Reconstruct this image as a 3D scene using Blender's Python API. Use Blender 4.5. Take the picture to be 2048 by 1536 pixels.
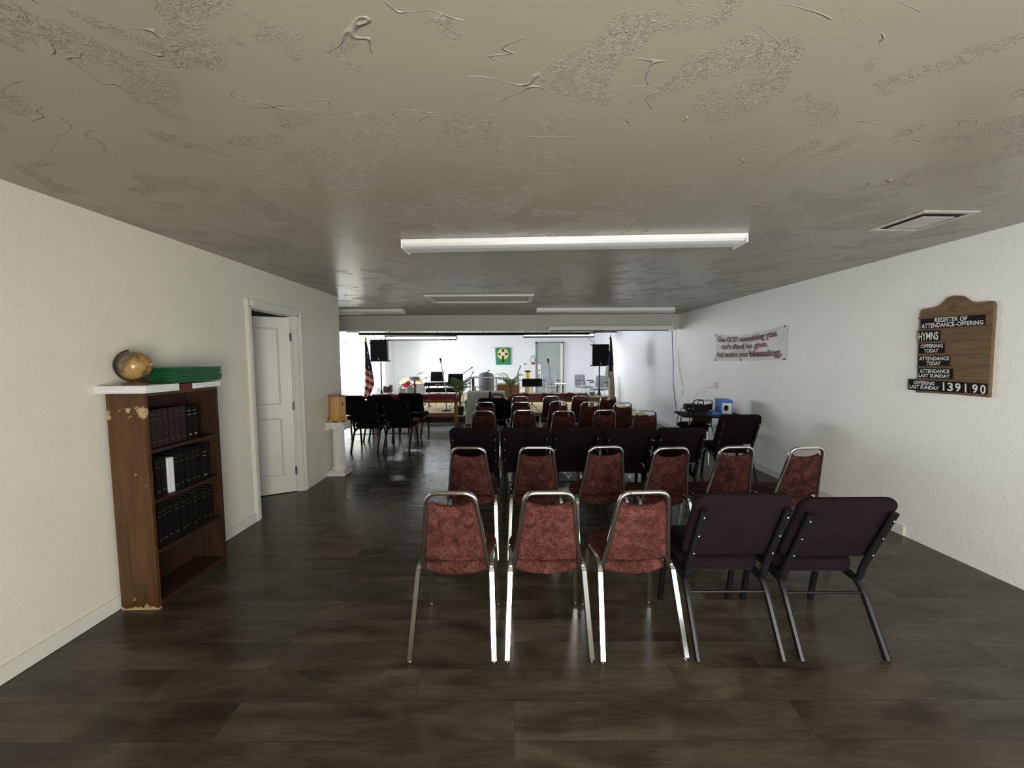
import bpy, bmesh, math, random
from math import sin, cos, pi, radians, sqrt, atan2
from mathutils import Vector, Matrix
random.seed(7)
C = bpy.context.scene
COL = C.collection
for o in list(bpy.data.objects): bpy.data.objects.remove(o)

# ------------------------------------------------------------------ camera
F, PITCH, YAW, ROLL, H0 = 761.0, .0677, -.0018, -.0054, 1.53
fw = Vector((sin(YAW)*cos(PITCH), cos(YAW)*cos(PITCH), -sin(PITCH)))
r0 = Vector((cos(YAW), -sin(YAW), 0)); u0 = r0.cross(fw)
RT = r0*cos(ROLL)+u0*sin(ROLL); UP = -r0*sin(ROLL)+u0*cos(ROLL)
cd = bpy.data.cameras.new('camera'); cam = bpy.data.objects.new('camera', cd); COL.objects.link(cam)
cd.sensor_width = 36; cd.lens = 36*F/2048; cd.clip_start = .05; cd.clip_end = 100
m = Matrix((RT, UP, -fw)).transposed().to_4x4(); m.translation = (0, 0, H0); cam.matrix_world = m
C.camera = cam

# ------------------------------------------------------------------ light
VS = C.view_settings; VS.view_transform = 'Standard'; VS.look = 'None'; VS.exposure = 0.0; VS.gamma = 1; VS.use_curve_mapping = False
W = bpy.data.worlds.new('World'); C.world = W; W.use_nodes = True
W.node_tree.nodes['Background'].inputs[0].default_value = (.75, .85, 1, 1); W.node_tree.nodes['Background'].inputs[1].default_value = .6
def area(name, loc, look, sx, sy, power, col):
    l = bpy.data.lights.new(name, 'AREA'); l.shape = 'RECTANGLE'; l.size = sx; l.size_y = sy; l.energy = power; l.color = col
    o = bpy.data.objects.new(name, l); COL.objects.link(o); o.location = loc
    o.rotation_euler = Vector(look).to_track_quat('-Z', 'Y').to_euler(); return o
area('daylight_stage_window', (-6.96, 9.6, 1.35), (1, 0, 0), 2.6, 1.5, 120, (.88, .94, 1))
area('daylight_stage_window', (-6.96, 12.6, 1.35), (1, 0, 0), 2.4, 1.5, 340, (.93, .96, 1))
area('daylight_back_window', (2.3, -1.01, 1.15), (0, 1, 0), 1.4, 1.4, 50, (.92, .96, 1))
area('daylight_back_door', (.25, -1.01, .92), (0, 1, 0), 1.3, 1.7, 135, (1, .95, .86))

# ------------------------------------------------------------------ pixel helpers (2048 x 1536 frame)
def ray(px, py): return fw*F + RT*(px-1024) - UP*(py-768)
def at(px, py, Y): d = ray(px, py); return Vector((0, 0, H0)) + d*(Y/d.y)
def az(px, py, Z=0): d = ray(px, py); return Vector((0, 0, H0)) + d*((Z-H0)/d.z)
def ax(px, py, X): d = ray(px, py); return Vector((0, 0, H0)) + d*(X/d.x)

# ------------------------------------------------------------------ materials
def nt(name):
    mt = bpy.data.materials.new(name); mt.use_nodes = True; t = mt.node_tree
    return mt, t, t.nodes['Principled BSDF']
def N(t, k, **kw):
    n = t.nodes.new(k)
    for a, b in kw.items():
        if a.startswith('i_'): n.inputs[a[2:].replace('_', ' ')].default_value = b
        else: setattr(n, a, b)
    return n
def L(t, a, b): t.links.new(a, b)
def c4(c): return (c[0], c[1], c[2], 1)
def ramp(t, fac, stops):
    r = t.nodes.new('ShaderNodeValToRGB'); e = r.color_ramp.elements
    while len(e) < len(stops): e.new(.5)
    for k, (p, c) in enumerate(stops): e[k].position = p; e[k].color = c4(c) if len(c) == 3 else c
    L(t, fac, r.inputs[0]); return r
def gmat(name, c1, c2=None, rough=.5, metal=0, scale=20, bump=0, bscale=200, sheen=0, stretch=(1, 1, 1), spec=.5):
    mt, t, p = nt(name)
    c2 = c2 or tuple(x*.82 for x in c1)
    tc = N(t, 'ShaderNodeTexCoord'); mp = N(t, 'ShaderNodeMapping'); mp.inputs['Scale'].default_value = stretch
    L(t, tc.outputs['Object'], mp.inputs[0])
    n = N(t, 'ShaderNodeTexNoise', i_Scale=scale, i_Detail=5); L(t, mp.outputs[0], n.inputs['Vector'])
    r = ramp(t, n.outputs[0], [(.35, c1), (.65, c2)]); L(t, r.outputs[0], p.inputs['Base Color'])
    p.inputs['Roughness'].default_value = rough; p.inputs['Metallic'].default_value = metal
    p.inputs['Specular IOR Level'].default_value = spec
    if sheen: p.inputs['Sheen Weight'].default_value = sheen; p.inputs['Sheen Roughness'].default_value = .4
    if bump:
        n2 = N(t, 'ShaderNodeTexNoise', i_Scale=bscale, i_Detail=3); L(t, mp.outputs[0], n2.inputs['Vector'])
        b = N(t, 'ShaderNodeBump', i_Strength=bump, i_Distance=.002); L(t, n2.outputs[0], b.inputs['Height']); L(t, b.outputs[0], p.inputs['Normal'])
    return mt

def wallmat(name, col, peel=.35, dirt=.06):
    mt, t, p = nt(name)
    tc = N(t, 'ShaderNodeTexCoord')
    n = N(t, 'ShaderNodeTexNoise', i_Scale=1.3, i_Detail=6); L(t, tc.outputs['Object'], n.inputs['Vector'])
    r = ramp(t, n.outputs[0], [(.3, tuple(c*(1-dirt) for c in col)), (.7, col)]); L(t, r.outputs[0], p.inputs['Base Color'])
    v = N(t, 'ShaderNodeTexNoise', i_Scale=85, i_Detail=2); L(t, tc.outputs['Object'], v.inputs['Vector'])
    v2 = N(t, 'ShaderNodeTexNoise', i_Scale=22, i_Detail=2); L(t, tc.outputs['Object'], v2.inputs['Vector'])
    ad = N(t, 'ShaderNodeMath', operation='ADD'); L(t, v.outputs[0], ad.inputs[0]); L(t, v2.outputs[0], ad.inputs[1])
    b = N(t, 'ShaderNodeBump', i_Strength=peel, i_Distance=.006); L(t, ad.outputs[0], b.inputs['Height']); L(t, b.outputs[0], p.inputs['Normal'])
    p.inputs['Roughness'].default_value = .55; p.inputs['Specular IOR Level'].default_value = .3
    return mt
M_wl = wallmat('cream_wall_paint', (.72, .70, .60), .2)
M_wr = wallmat('white_wall_paint', (.90, .91, .885), .3)
M_wf = wallmat('bright_white_wall_paint', (.82, .85, .90), .12, .03)
M_head = wallmat('grey_header_paint', (.56, .555, .50), .2)

def ceilmat():
    mt, t, p = nt('knockdown_ceiling_paint')
    tc = N(t, 'ShaderNodeTexCoord')
    def noise(sc, det=3, dist=0, vec=None, rough=.5):
        n = N(t, 'ShaderNodeTexNoise', i_Scale=sc, i_Detail=det, i_Distortion=dist, i_Roughness=rough)
        L(t, vec or tc.outputs['Object'], n.inputs['Vector']); return n.outputs[0]
    def mth(op, a, b=None, clamp=False):
        n = N(t, 'ShaderNodeMath', operation=op, use_clamp=clamp)
        for k, v in enumerate((a, b)):
            if v is None: continue
            if isinstance(v, (int, float)): n.inputs[k].default_value = v
            else: L(t, v, n.inputs[k])
        return n.outputs[0]
    def mr(v, a, b, c=0, d=1):
        n = N(t, 'ShaderNodeMapRange'); n.inputs[1].default_value = a; n.inputs[2].default_value = b; n.inputs[3].default_value = c; n.inputs[4].default_value = d
        L(t, v, n.inputs[0]); return n.outputs[0]
    # crinkled trowel patches
    patch = mr(noise(3.2, 2, .6), .54, .62)
    fine = noise(34, 4, 2.2)
    crk = mr(mth('ABSOLUTE', mth('SUBTRACT', fine, .5)), 0, .06, 1, 0)
    a = mth('MULTIPLY', crk, patch)
    # long knife strokes: thin iso-lines of a stretched noise
    mp = N(t, 'ShaderNodeMapping'); mp.inputs['Rotation'].default_value = (0, 0, .5); mp.inputs['Scale'].default_value = (1, 2.6, 1); L(t, tc.outputs['Object'], mp.inputs[0])
    st = noise(1.7, 2, 1.1, mp.outputs[0], .4)
    ln = mr(mth('ABSOLUTE', mth('SUBTRACT', st, .5)), 0, .0045, 1, 0)
    gate = mr(noise(4.3, 1), .52, .56)
    b_ = mth('MULTIPLY', ln, gate)
    blob = mr(noise(2.0, 3, 1.0), .5, .52)
    hgt = mth('ADD', mth('MULTIPLY', a, .9), mth('ADD', mth('MULTIPLY', b_, 1.2), mth('MULTIPLY', blob, .0)))
    soft = mth('MULTIPLY', noise(9, 3, .5), .13)
    hgt = mth('ADD', hgt, soft)
    b = N(t, 'ShaderNodeBump', i_Strength=.62, i_Distance=.013); L(t, hgt, b.inputs['Height']); L(t, b.outputs[0], p.inputs['Normal'])
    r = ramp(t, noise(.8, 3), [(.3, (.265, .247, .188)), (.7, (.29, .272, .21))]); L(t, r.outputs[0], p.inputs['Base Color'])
    p.inputs['Roughness'].default_value = .29; p.inputs['Specular IOR Level'].default_value = .45
    return mt
M_ceil = ceilmat()

def floormat():
    mt, t, p = nt('dark_vinyl_plank')
    tc = N(t, 'ShaderNodeTexCoord')
    br = N(t, 'ShaderNodeTexBrick', offset=.37, offset_frequency=3, squash_frequency=2)
    br.inputs['Scale'].default_value = 1; br.inputs['Brick Width'].default_value = 1.22; br.inputs['Row Height'].default_value = .178
    br.inputs['Mortar Size'].default_value = .0014; br.inputs['Mortar Smooth'].default_value = .4; br.inputs['Bias'].default_value = 0
    br.inputs['Color1'].default_value = (0, 0, 0, 1); br.inputs['Color2'].default_value = (1, 1, 1, 1); br.inputs['Mortar'].default_value = (.5, .5, .5, 1)
    L(t, tc.outputs['Object'], br.inputs['Vector'])
    # per-plank offset
    mul = N(t, 'ShaderNodeVectorMath', operation='SCALE'); mul.inputs['Scale'].default_value = 17; L(t, br.outputs['Color'], mul.inputs[0])
    add = N(t, 'ShaderNodeVectorMath', operation='ADD'); L(t, tc.outputs['Object'], add.inputs[0]); L(t, mul.outputs[0], add.inputs[1])
    def st(sx, sy):
        mp = N(t, 'ShaderNodeMapping'); mp.inputs['Scale'].default_value = (sx, sy, 1); L(t, add.outputs[0], mp.inputs[0]); return mp.outputs[0]
    smoke = N(t, 'ShaderNodeTexNoise', i_Scale=1.6, i_Detail=4, i_Distortion=.8); L(t, st(1, 3.2), smoke.inputs['Vector'])
    grain = N(t, 'ShaderNodeTexNoise', i_Scale=9, i_Detail=8, i_Distortion=1.5, i_Roughness=.65); L(t, st(.55, 6), grain.inputs['Vector'])
    r1 = ramp(t, smoke.outputs[0], [(.30, (.027, .022, .013)), (.50, (.060, .050, .033)), (.72, (.096, .083, .058))])
    r2 = ramp(t, grain.outputs[0], [(.30, (.7, .68, .66)), (.52, (.95, .95, .95)), (.8, (1.2, 1.2, 1.18))])
    mx = N(t, 'ShaderNodeMix', data_type='RGBA', blend_type='MULTIPLY'); mx.inputs[0].default_value = 1
    L(t, r1.outputs[0], mx.inputs[6]); L(t, r2.outputs[0], mx.inputs[7])
    tone = ramp(t, br.outputs['Color'], [(0, (.86, .86, .86)), (1, (1.1, 1.09, 1.06))])
    mx2 = N(t, 'ShaderNodeMix', data_type='RGBA', blend_type='MULTIPLY'); mx2.inputs[0].default_value = 1
    L(t, mx.outputs[2], mx2.inputs[6]); L(t, tone.outputs[0], mx2.inputs[7])
    mo = N(t, 'ShaderNodeMix', data_type='RGBA', blend_type='MIX'); mo.inputs[7].default_value = (.022, .018, .014, 1)
    fm = N(t, 'ShaderNodeMath', operation='MULTIPLY'); fm.inputs[1].default_value = .75; L(t, br.outputs['Fac'], fm.inputs[0])
    L(t, fm.outputs[0], mo.inputs[0]); L(t, mx2.outputs[2], mo.inputs[6]); L(t, mo.outputs[2], p.inputs['Base Color'])
    rr = ramp(t, smoke.outputs[0], [(.3, (.20, .20, .20)), (.7, (.29, .29, .29))]); L(t, rr.outputs[0], p.inputs['Roughness'])
    h = N(t, 'ShaderNodeMath', operation='SUBTRACT'); L(t, grain.outputs[0], h.inputs[0]); L(t, br.outputs['Fac'], h.inputs[1])
    wv = N(t, 'ShaderNodeTexNoise', i_Scale=3.5, i_Detail=2); L(t, st(.6, 3), wv.inputs['Vector'])
    h2 = N(t, 'ShaderNodeMath', operation='ADD'); L(t, h.outputs[0], h2.inputs[0]); L(t, wv.outputs[0], h2.inputs[1])
    b = N(t, 'ShaderNodeBump', i_Strength=.07, i_Distance=.003); L(t, h2.outputs[0], b.inputs['Height']); L(t, b.outputs[0], p.inputs['Normal'])
    p.inputs['Specular IOR Level'].default_value = .25
    return mt
M_floor = floormat()

def woodmat(name, c1, c2, c3=None, rough=.4, axis='Z', scale=6, chips=False):
    mt, t, p = nt(name)
    tc = N(t, 'ShaderNodeTexCoord'); mp = N(t, 'ShaderNodeMapping')
    s = [9, 9, 9]; s['XYZ'.index(axis)] = .8; mp.inputs['Scale'].default_value = s
    L(t, tc.outputs['Object'], mp.inputs[0])
    n = N(t, 'ShaderNodeTexNoise', i_Scale=scale*.35, i_Detail=6, i_Distortion=1.2); L(t, mp.outputs[0], n.inputs['Vector'])
    r = ramp(t, n.outputs[0], [(.3, c1), (.5, c2), (.72, c3 or c2)])
    out = r.outputs[0]
    if chips:
        n2 = N(t, 'ShaderNodeTexNoise', i_Scale=11, i_Detail=6, i_Roughness=.7); L(t, tc.outputs['Object'], n2.inputs['Vector'])
        sx = N(t, 'ShaderNodeSeparateXYZ'); L(t, tc.outputs['Object'], sx.inputs[0])
        # worn patch near the top and along the bottom edge of the side panel
        d1 = N(t, 'ShaderNodeMapRange'); d1.inputs[1].default_value = .035; d1.inputs[2].default_value = .0; d1.inputs[3].default_value = 0; d1.inputs[4].default_value = .3; L(t, sx.outputs[2], d1.inputs[0])
        sb = N(t, 'ShaderNodeMath', operation='SUBTRACT'); sb.inputs[1].default_value = 1.215; L(t, sx.outputs[2], sb.inputs[0])
        ab = N(t, 'ShaderNodeMath', operation='ABSOLUTE'); L(t, sb.outputs[0], ab.inputs[0])
        d2 = N(t, 'ShaderNodeMapRange'); d2.inputs[1].default_value = .06; d2.inputs[2].default_value = .02; d2.inputs[3].default_value = 0; d2.inputs[4].default_value = .16; L(t, ab.outputs[0], d2.inputs[0])
        a1 = N(t, 'ShaderNodeMath', operation='ADD'); L(t, d1.outputs[0], a1.inputs[0]); L(t, d2.outputs[0], a1.inputs[1])
        a2 = N(t, 'ShaderNodeMath', operation='ADD'); L(t, a1.outputs[0], a2.inputs[0]); L(t, n2.outputs[0], a2.inputs[1])
        k = ramp(t, a2.outputs[0], [(.655, (0, 0, 0)), (.68, (1, 1, 1))])
        mx = N(t, 'ShaderNodeMix', data_type='RGBA'); mx.inputs[7].default_value = (.42, .30, .16, 1)
        L(t, k.outputs[0], mx.inputs[0]); L(t, out, mx.inputs[6]); out = mx.outputs[2]
    L(t, out, p.inputs['Base Color']); p.inputs['Roughness'].default_value = rough
    return mt
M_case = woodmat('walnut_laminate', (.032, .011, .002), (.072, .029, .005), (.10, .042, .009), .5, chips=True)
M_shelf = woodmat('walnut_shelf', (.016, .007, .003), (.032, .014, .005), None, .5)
M_oak = woodmat('oak_board', (.11, .062, .026), (.16, .095, .043), (.20, .125, .062), .7, 'Y', 10)
M_ledge = woodmat('oak_moulding', (.10, .05, .02), (.13, .07, .03), None, .6, 'Y', 10)
M_pine = woodmat('honey_wood', (.36, .19, .06), (.50, .28, .10), (.56, .33, .13), .4)
M_rail = woodmat('orange_wood', (.20, .08, .025), (.34, .15, .05), None, .4, 'X')
M_door = gmat('white_door_paint', (.62, .62, .555), (.59, .59, .525), .4, scale=3)
M_trim = gmat('white_trim_paint', (.70, .70, .63), (.66, .66, .59), .4, scale=4)
M_fdoor = gmat('cream_door_paint', (.88, .87, .74), (.86, .85, .72), .4, scale=3)
M_gdoor = gmat('grey_metal_door', (.36, .40, .40), (.34, .38, .38), .5, scale=3)
M_gframe = gmat('grey_door_frame', (.22, .235, .235), None, .5)
M_chrome = gmat('chrome', (.78, .78, .76), (.70, .70, .68), .13, 1, 60)
M_velvet = None
def velvet():
    mt, t, p = nt('maroon_velvet'); tc = N(t, 'ShaderNodeTexCoord')
    oi = N(t, 'ShaderNodeObjectInfo'); ad = N(t, 'ShaderNodeVectorMath', operation='ADD'); sc = N(t, 'ShaderNodeVectorMath', operation='SCALE'); sc.inputs['Scale'].default_value = .37
    L(t, oi.outputs['Location'], sc.inputs[0]); L(t, tc.outputs['Object'], ad.inputs[0]); L(t, sc.outputs[0], ad.inputs[1])
    a = N(t, 'ShaderNodeTexNoise', i_Scale=19, i_Detail=6, i_Roughness=.68, i_Distortion=.6); L(t, ad.outputs[0], a.inputs['Vector'])
    b = N(t, 'ShaderNodeTexNoise', i_Scale=170, i_Detail=2); L(t, ad.outputs[0], b.inputs['Vector'])
    mx = N(t, 'ShaderNodeMath', operation='MULTIPLY_ADD'); mx.inputs[1].default_value = .42; L(t, b.outputs[0], mx.inputs[0])
    s2 = N(t, 'ShaderNodeMath', operation='MULTIPLY'); s2.inputs[1].default_value = .62; L(t, a.outputs[0], s2.inputs[0]); L(t, s2.outputs[0], mx.inputs[2])
    r = ramp(t, mx.outputs[0], [(.40, (.026, .0065, .005)), (.52, (.060, .0185, .0145)), (.65, (.125, .046, .037))]); L(t, r.outputs[0], p.inputs['Base Color'])
    p.inputs['Roughness'].default_value = .9; p.inputs['Specular IOR Level'].default_value = .15
    bm_ = N(t, 'ShaderNodeBump', i_Strength=.3, i_Distance=.002); L(t, b.outputs[0], bm_.inputs['Height']); L(t, bm_.outputs[0], p.inputs['Normal'])
    return mt
M_velvet = velvet()
M_purple = gmat('plum_fabric', (.0105, .0056, .0074), (.0078, .0042, .0056), .95, 0, 6, .3, 400, spec=.12)
M_blackfab = gmat('black_fabric', (.0042, .004, .0044), (.003, .003, .0032), .95, 0, 12, .3, 400, spec=.08)
M_blackmet = gmat('black_powder_coat', (.007, .007, .007), (.005, .005, .005), .36, 0, 40, spec=.3)
M_bolt = gmat('steel_bolt', (.6, .6, .58), None, .3, 1)
M_black = gmat('black_plastic', (.008, .008, .009), (.011, .011, .012), .7, 0, 30, spec=.15)
M_tube = bpy.data.materials.new('lit_fluorescent_lens'); M_tube.use_nodes = True
M_tube.node_tree.nodes['Principled BSDF'].inputs['Emission Color'].default_value = (.86, .93, 1, 1); M_tube.node_tree.nodes['Principled BSDF'].inputs['Emission Strength'].default_value = 50
M_white = gmat('white_plastic', (.78, .78, .76), (.74, .74, .72), .4)
M_paper = gmat('white_paper', (.78, .78, .80), (.70, .70, .73), .7, 0, 60, .2, 90, stretch=(1, 1, 8))
M_green = gmat('green_card', (.004, .10, .03), (.002, .06, .018), .45, 0, 40)
M_redbk = gmat('dark_red_cover', (.12, .015, .015), (.08, .01, .01), .5)
M_maroonbk = gmat('maroon_book_cloth', (.018, .005, .005), (.012, .003, .004), .5)
M_blackbk = gmat('black_book_cloth', (.004, .0035, .0035), (.006, .005, .005), .6, spec=.2)
M_gilt = gmat('pale_gilt', (.42, .38, .30), None, .45)
M_pages = gmat('book_pages', (.34, .31, .26), (.28, .26, .21), .7)
M_plaster = gmat('white_plaster', (.66, .655, .61), (.60, .595, .55), .75, 0, 14, .5, 40)
M_lampw = gmat('white_enamel', (.86, .86, .86), (.84, .84, .84), .35)
M_lens = gmat('frosted_lens', (.62, .63, .64), (.60, .61, .62), .3)
M_dark = gmat('black_slot_shade', (.004, .004, .004), None, .9)  # near-black that paints the shade inside the vent slot
M_closet = gmat('office_paint', (.25, .25, .22), None, .8)
M_vent = gmat('beige_vent_paint', (.52, .50, .44), None, .45)
M_carpet = gmat('tan_stage_carpet', (.62, .53, .34), (.34, .27, .15), .95, 0, 4, .4, 200)
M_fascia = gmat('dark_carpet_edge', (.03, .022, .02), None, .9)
M_redcl = gmat('crimson_satin', (.20, .012, .018), (.10, .006, .01), .35, 0, 7, .4, 12)
M_cloth = gmat('white_tablecloth', (.70, .70, .66), (.64, .64, .60), .8, 0, 8, .3, 30)
M_leaf = gmat('palm_leaf_green', (.05, .13, .03), (.12, .2, .05), .5, 0, 6)
M_stem = gmat('palm_stem', (.06, .07, .025), None, .7)
M_flagred = gmat('flag_red', (.45, .035, .03), (.38, .025, .02), .8)
M_flagwh = gmat('flag_white', (.75, .70, .62), (.68, .62, .54), .8)
M_flagbl = gmat('flag_blue', (.012, .014, .045), None, .8)
M_cream = gmat('cream_flag_cloth', (.62, .55, .42), (.55, .48, .36), .8)
M_navy = gmat('navy_cloth', (.012, .015, .04), None, .8)
M_brass = gmat('brass', (.55, .40, .16), None, .3, .9)
M_bgreen = gmat('banner_green', (.04, .26, .14), (.03, .20, .11), .8)
M_byellow = gmat('banner_yellow', (.82, .70, .26), (.78, .66, .22), .8)
M_bbrown = gmat('banner_brown', (.05, .018, .008), None, .8)
M_bwhite = gmat('banner_white', (.85, .85, .82), None, .8)
M_vinyl = gmat('white_vinyl', (.62, .62, .60), (.58, .58, .56), .45, 0, 3)
M_maroonink = gmat('maroon_ink', (.13, .012, .02), None, .5)
M_whiteink = gmat('white_ink', (.8, .8, .78), None, .5)
M_blue = gmat('blue_card', (.01, .16, .55), (.01, .14, .48), .4)
M_grey = gmat('grey_upholstery', (.22, .23, .25), (.18, .19, .21), .8)
M_ltgrey = gmat('light_grey_metal', (.62, .63, .66), None, .35)
M_exred = gmat('extinguisher_red', (.42, .01, .04), None, .3)
M_steel = gmat('brushed_steel', (.55, .55, .56), None, .3, .8)
M_gold = gmat('gold_drumhead', (.75, .55, .20), (.68, .48, .16), .4)
M_pinkred = gmat('red_drum_wrap', (.45, .02, .06), None, .25)
M_brown = woodmat('brown_desk_wood', (.16, .07, .025), (.24, .11, .04), None, .4, 'X')
def globemat():
    mt, t, p = nt('antique_globe_map'); tc = N(t, 'ShaderNodeTexCoord')
    n = N(t, 'ShaderNodeTexNoise', i_Scale=11, i_Detail=5); L(t, tc.outputs['Object'], n.inputs['Vector'])
    r = ramp(t, n.outputs[0], [(.44, (.36, .23, .08)), (.50, (.27, .14, .045)), (.53, (.10, .085, .05)), (.68, (.20, .15, .08))]); L(t, r.outputs[0], p.inputs['Base Color'])
    p.inputs['Roughness'].default_value = .18; return mt
M_globe = globemat()
M_strut = gmat('black_strut_enamel', (.007, .007, .007), None, .5, 0, 40, spec=.25)

# ------------------------------------------------------------------ mesh helpers
class MB:
    def __init__(s): s.b = bmesh.new(); s.mi = 0
    def _f(s, vs):
        try: f = s.b.faces.new(vs); f.material_index = s.mi; f.smooth = True; return f
        except ValueError: return None
    def box(s, x0, x1, y0, y1, z0, z1, bev=0, M=None):
        t = bmesh.new(); bmesh.ops.create_cube(t, size=1)
        for v in t.verts: v.co = Vector(((x0+x1)/2+v.co.x*(x1-x0), (y0+y1)/2+v.co.y*(y1-y0), (z0+z1)/2+v.co.z*(z1-z0)))
        if bev: bmesh.ops.bevel(t, geom=t.edges[:], offset=bev, segments=2, affect='EDGES')
        return s.add(t, M)
    def add(s, t, M=None):
        mp = {}
        for v in t.verts: mp[v] = s.b.verts.new(M @ v.co if M else v.co)
        for f in t.faces: s._f([mp[v] for v in f.verts])
        t.free(); return s
    def tube(s, pts, r, n=8, ry=None, cap=True, closed=False, up=None, rot=0, taper=None):
        pts = [Vector(p) for p in pts]; k = len(pts); rings = []
        prev = None
        for i, p in enumerate(pts):
            a = pts[(i-1) % k] if (i or closed) else p; b = pts[(i+1) % k] if (i < k-1 or closed) else p
            d = (b-a).normalized()
            if prev is None:
                u = Vector(up) if up else (Vector((0, 0, 1)) if abs(d.z) < .9 else Vector((0, 1, 0)))
                u = (u-d*u.dot(d)).normalized()
            else: u = (prev-d*prev.dot(d)).normalized()
            prev = u; w = d.cross(u); q = taper[i] if taper else 1
            rings.append([s.b.verts.new(p+(u*cos(2*pi*j/n+rot)*r+w*sin(2*pi*j/n+rot)*(ry or r))*q) for j in range(n)])
        for i in range(k-1 + (1 if closed else 0)):
            A, B = rings[i], rings[(i+1) % k]
            for j in range(n): s._f([A[j], A[(j+1) % n], B[(j+1) % n], B[j]])
        if cap and not closed: s._f(rings[0][::-1]); s._f(rings[-1])
        return s
    def lathe(s, prof, n=20, M=None, square=0):
        rings = []
        for r, z in prof:
            ring = []
            for j in range(n):
                a = 2*pi*j/n; rr = r
                if square: rr = r/max(abs(cos(a)), abs(sin(a)))*square + r*(1-square)
                v = Vector((rr*cos(a), rr*sin(a), z)); ring.append(s.b.verts.new(M @ v if M else v))
            rings.append(ring)
        for A, B in zip(rings, rings[1:]):
            for j in range(n): s._f([A[j], A[(j+1) % n], B[(j+1) % n], B[j]])
        s._f(rings[0][::-1]); s._f(rings[-1]); return s
    def prism(s, poly, t, M=None):   # poly in XY, thickness along Z from 0 to t
        A = [s.b.verts.new((M or Matrix()) @ Vector((x, y, 0))) for x, y in poly]; B = [s.b.verts.new((M or Matrix()) @ Vector((x, y, t))) for x, y in poly]
        s._f(A[::-1]); s._f(B); n = len(A)
        for j in range(n): s._f([A[j], A[(j+1) % n], B[(j+1) % n], B[j]])
        return s
    def pad(s, poly, t, edge=.015, dome=.006, M=None, seg=4):   # upholstered pad: rounded edges, domed both faces
        n = len(poly); P = [Vector((x, y)) for x, y in poly]; nr = []
        for i in range(n):
            d = (P[(i+1) % n]-P[i-1]).normalized(); nr.append(Vector((d.y, -d.x)))
        M = M or Matrix(); rings = []
        prof = []
        for k in range(seg+1):
            a = pi/2*k/seg; prof.append((edge*(1-sin(a)), edge*(1-cos(a))))
        prof = [(i_, z) for i_, z in prof] + [(i_, t-z) for i_, z in prof[::-1]]
        cx = sum((p.x for p in P))/n; cy = sum((p.y for p in P))/n; c = Vector((cx, cy))
        def ring(ins, z, sc=1):
            out = []
            for p, q in zip(P, nr):
                w = p-q*ins; w = c+(w-c)*sc; out.append(s.b.verts.new(M @ Vector((w.x, w.y, z))))
            return out
        R = [ring(edge, -dome*.9, .45), ring(edge, -dome*.55, .8)]+[ring(i_, z) for i_, z in prof]+[ring(edge, t+dome*.55, .8), ring(edge, t+dome*.9, .45)]
        for A, B in zip(R, R[1:]):
            for j in range(n): s._f([A[j], A[(j+1) % n], B[(j+1) % n], B[j]])
        for r_, z, fl in ((R[0], -dome, 1), (R[-1], t+dome, 0)):
            v = s.b.verts.new(M @ Vector((cx, cy, z)))
            for j in range(n): s._f([r_[(j+1) % n], r_[j], v] if fl else [r_[j], r_[(j+1) % n], v])
        return s
    def grid(s, f, nu, nv, mat=None, close_u=False):
        V = [[s.b.verts.new(f(i/nu, j/nv)) for j in range(nv+1)] for i in range(nu+(0 if close_u else 1))]
        for i in range(nu):
            for j in range(nv):
                if mat: s.mi = mat((i+.5)/nu, (j+.5)/nv)
                a, b = V[i], V[(i+1) % len(V)]
                s._f([a[j], b[j], b[j+1], a[j+1]])
        return s
    def solid(s, th):
        bmesh.ops.recalc_face_normals(s.b, faces=s.b.faces[:]); bmesh.ops.solidify(s.b, geom=s.b.faces[:], thickness=th); return s
    def build(s, name, mats, parent=None, loc=(0, 0, 0), rz=0, flat=False):
        me = bpy.data.meshes.new(name); bmesh.ops.recalc_face_normals(s.b, faces=s.b.faces[:]); s.b.to_mesh(me); s.b.free()
        for x in (mats if isinstance(mats, (list, tuple)) else [mats]): me.materials.append(x)
        if flat: me.shade_flat()
        else:
            me.shade_smooth(); me.set_sharp_from_angle(angle=radians(38))
        o = bpy.data.objects.new(name, me); COL.objects.link(o); o.location = loc; o.rotation_euler = (0, 0, rz)
        if parent: o.parent = parent
        return o
def tag(o, label, cat, group=None):
    o['label'] = label; o['category'] = cat
    if group: o['group'] = group
    return o
def thing(name, label, cat, loc=(0, 0, 0), rz=0, group=None):
    o = bpy.data.objects.new(name, None); COL.objects.link(o); o.empty_display_size = .1
    o.location = loc; o.rotation_euler = (0, 0, rz); return tag(o, label, cat, group)
def struct(o): o['kind'] = 'structure'; return o
def dup(root, loc, rz, label, group=None):
    r = root.copy(); COL.objects.link(r); r.location = loc; r.rotation_euler = (0, 0, rz); r['label'] = label
    if group: r['group'] = group
    for ch in list(root.children):
        c = ch.copy(); COL.objects.link(c); c.parent = r
        for g in list(ch.children):
            d = g.copy(); COL.objects.link(d); d.parent = c
    return r
def fillet(pts, rad, n=5):
    pts = [Vector(p) for p in pts]; out = [pts[0]]
    for i in range(1, len(pts)-1):
        a, b, c = pts[i-1], pts[i], pts[i+1]; r = rad[i-1] if isinstance(rad, (list, tuple)) else rad
        d1 = (a-b); d2 = (c-b); q = min(r, d1.length*.49, d2.length*.49); p0 = b+d1.normalized()*q; p2 = b+d2.normalized()*q
        for k in range(n+1):
            t = k/n; out.append(p0*(1-t)**2+b*2*t*(1-t)+p2*t*t)
    out.append(pts[-1]); return out
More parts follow.
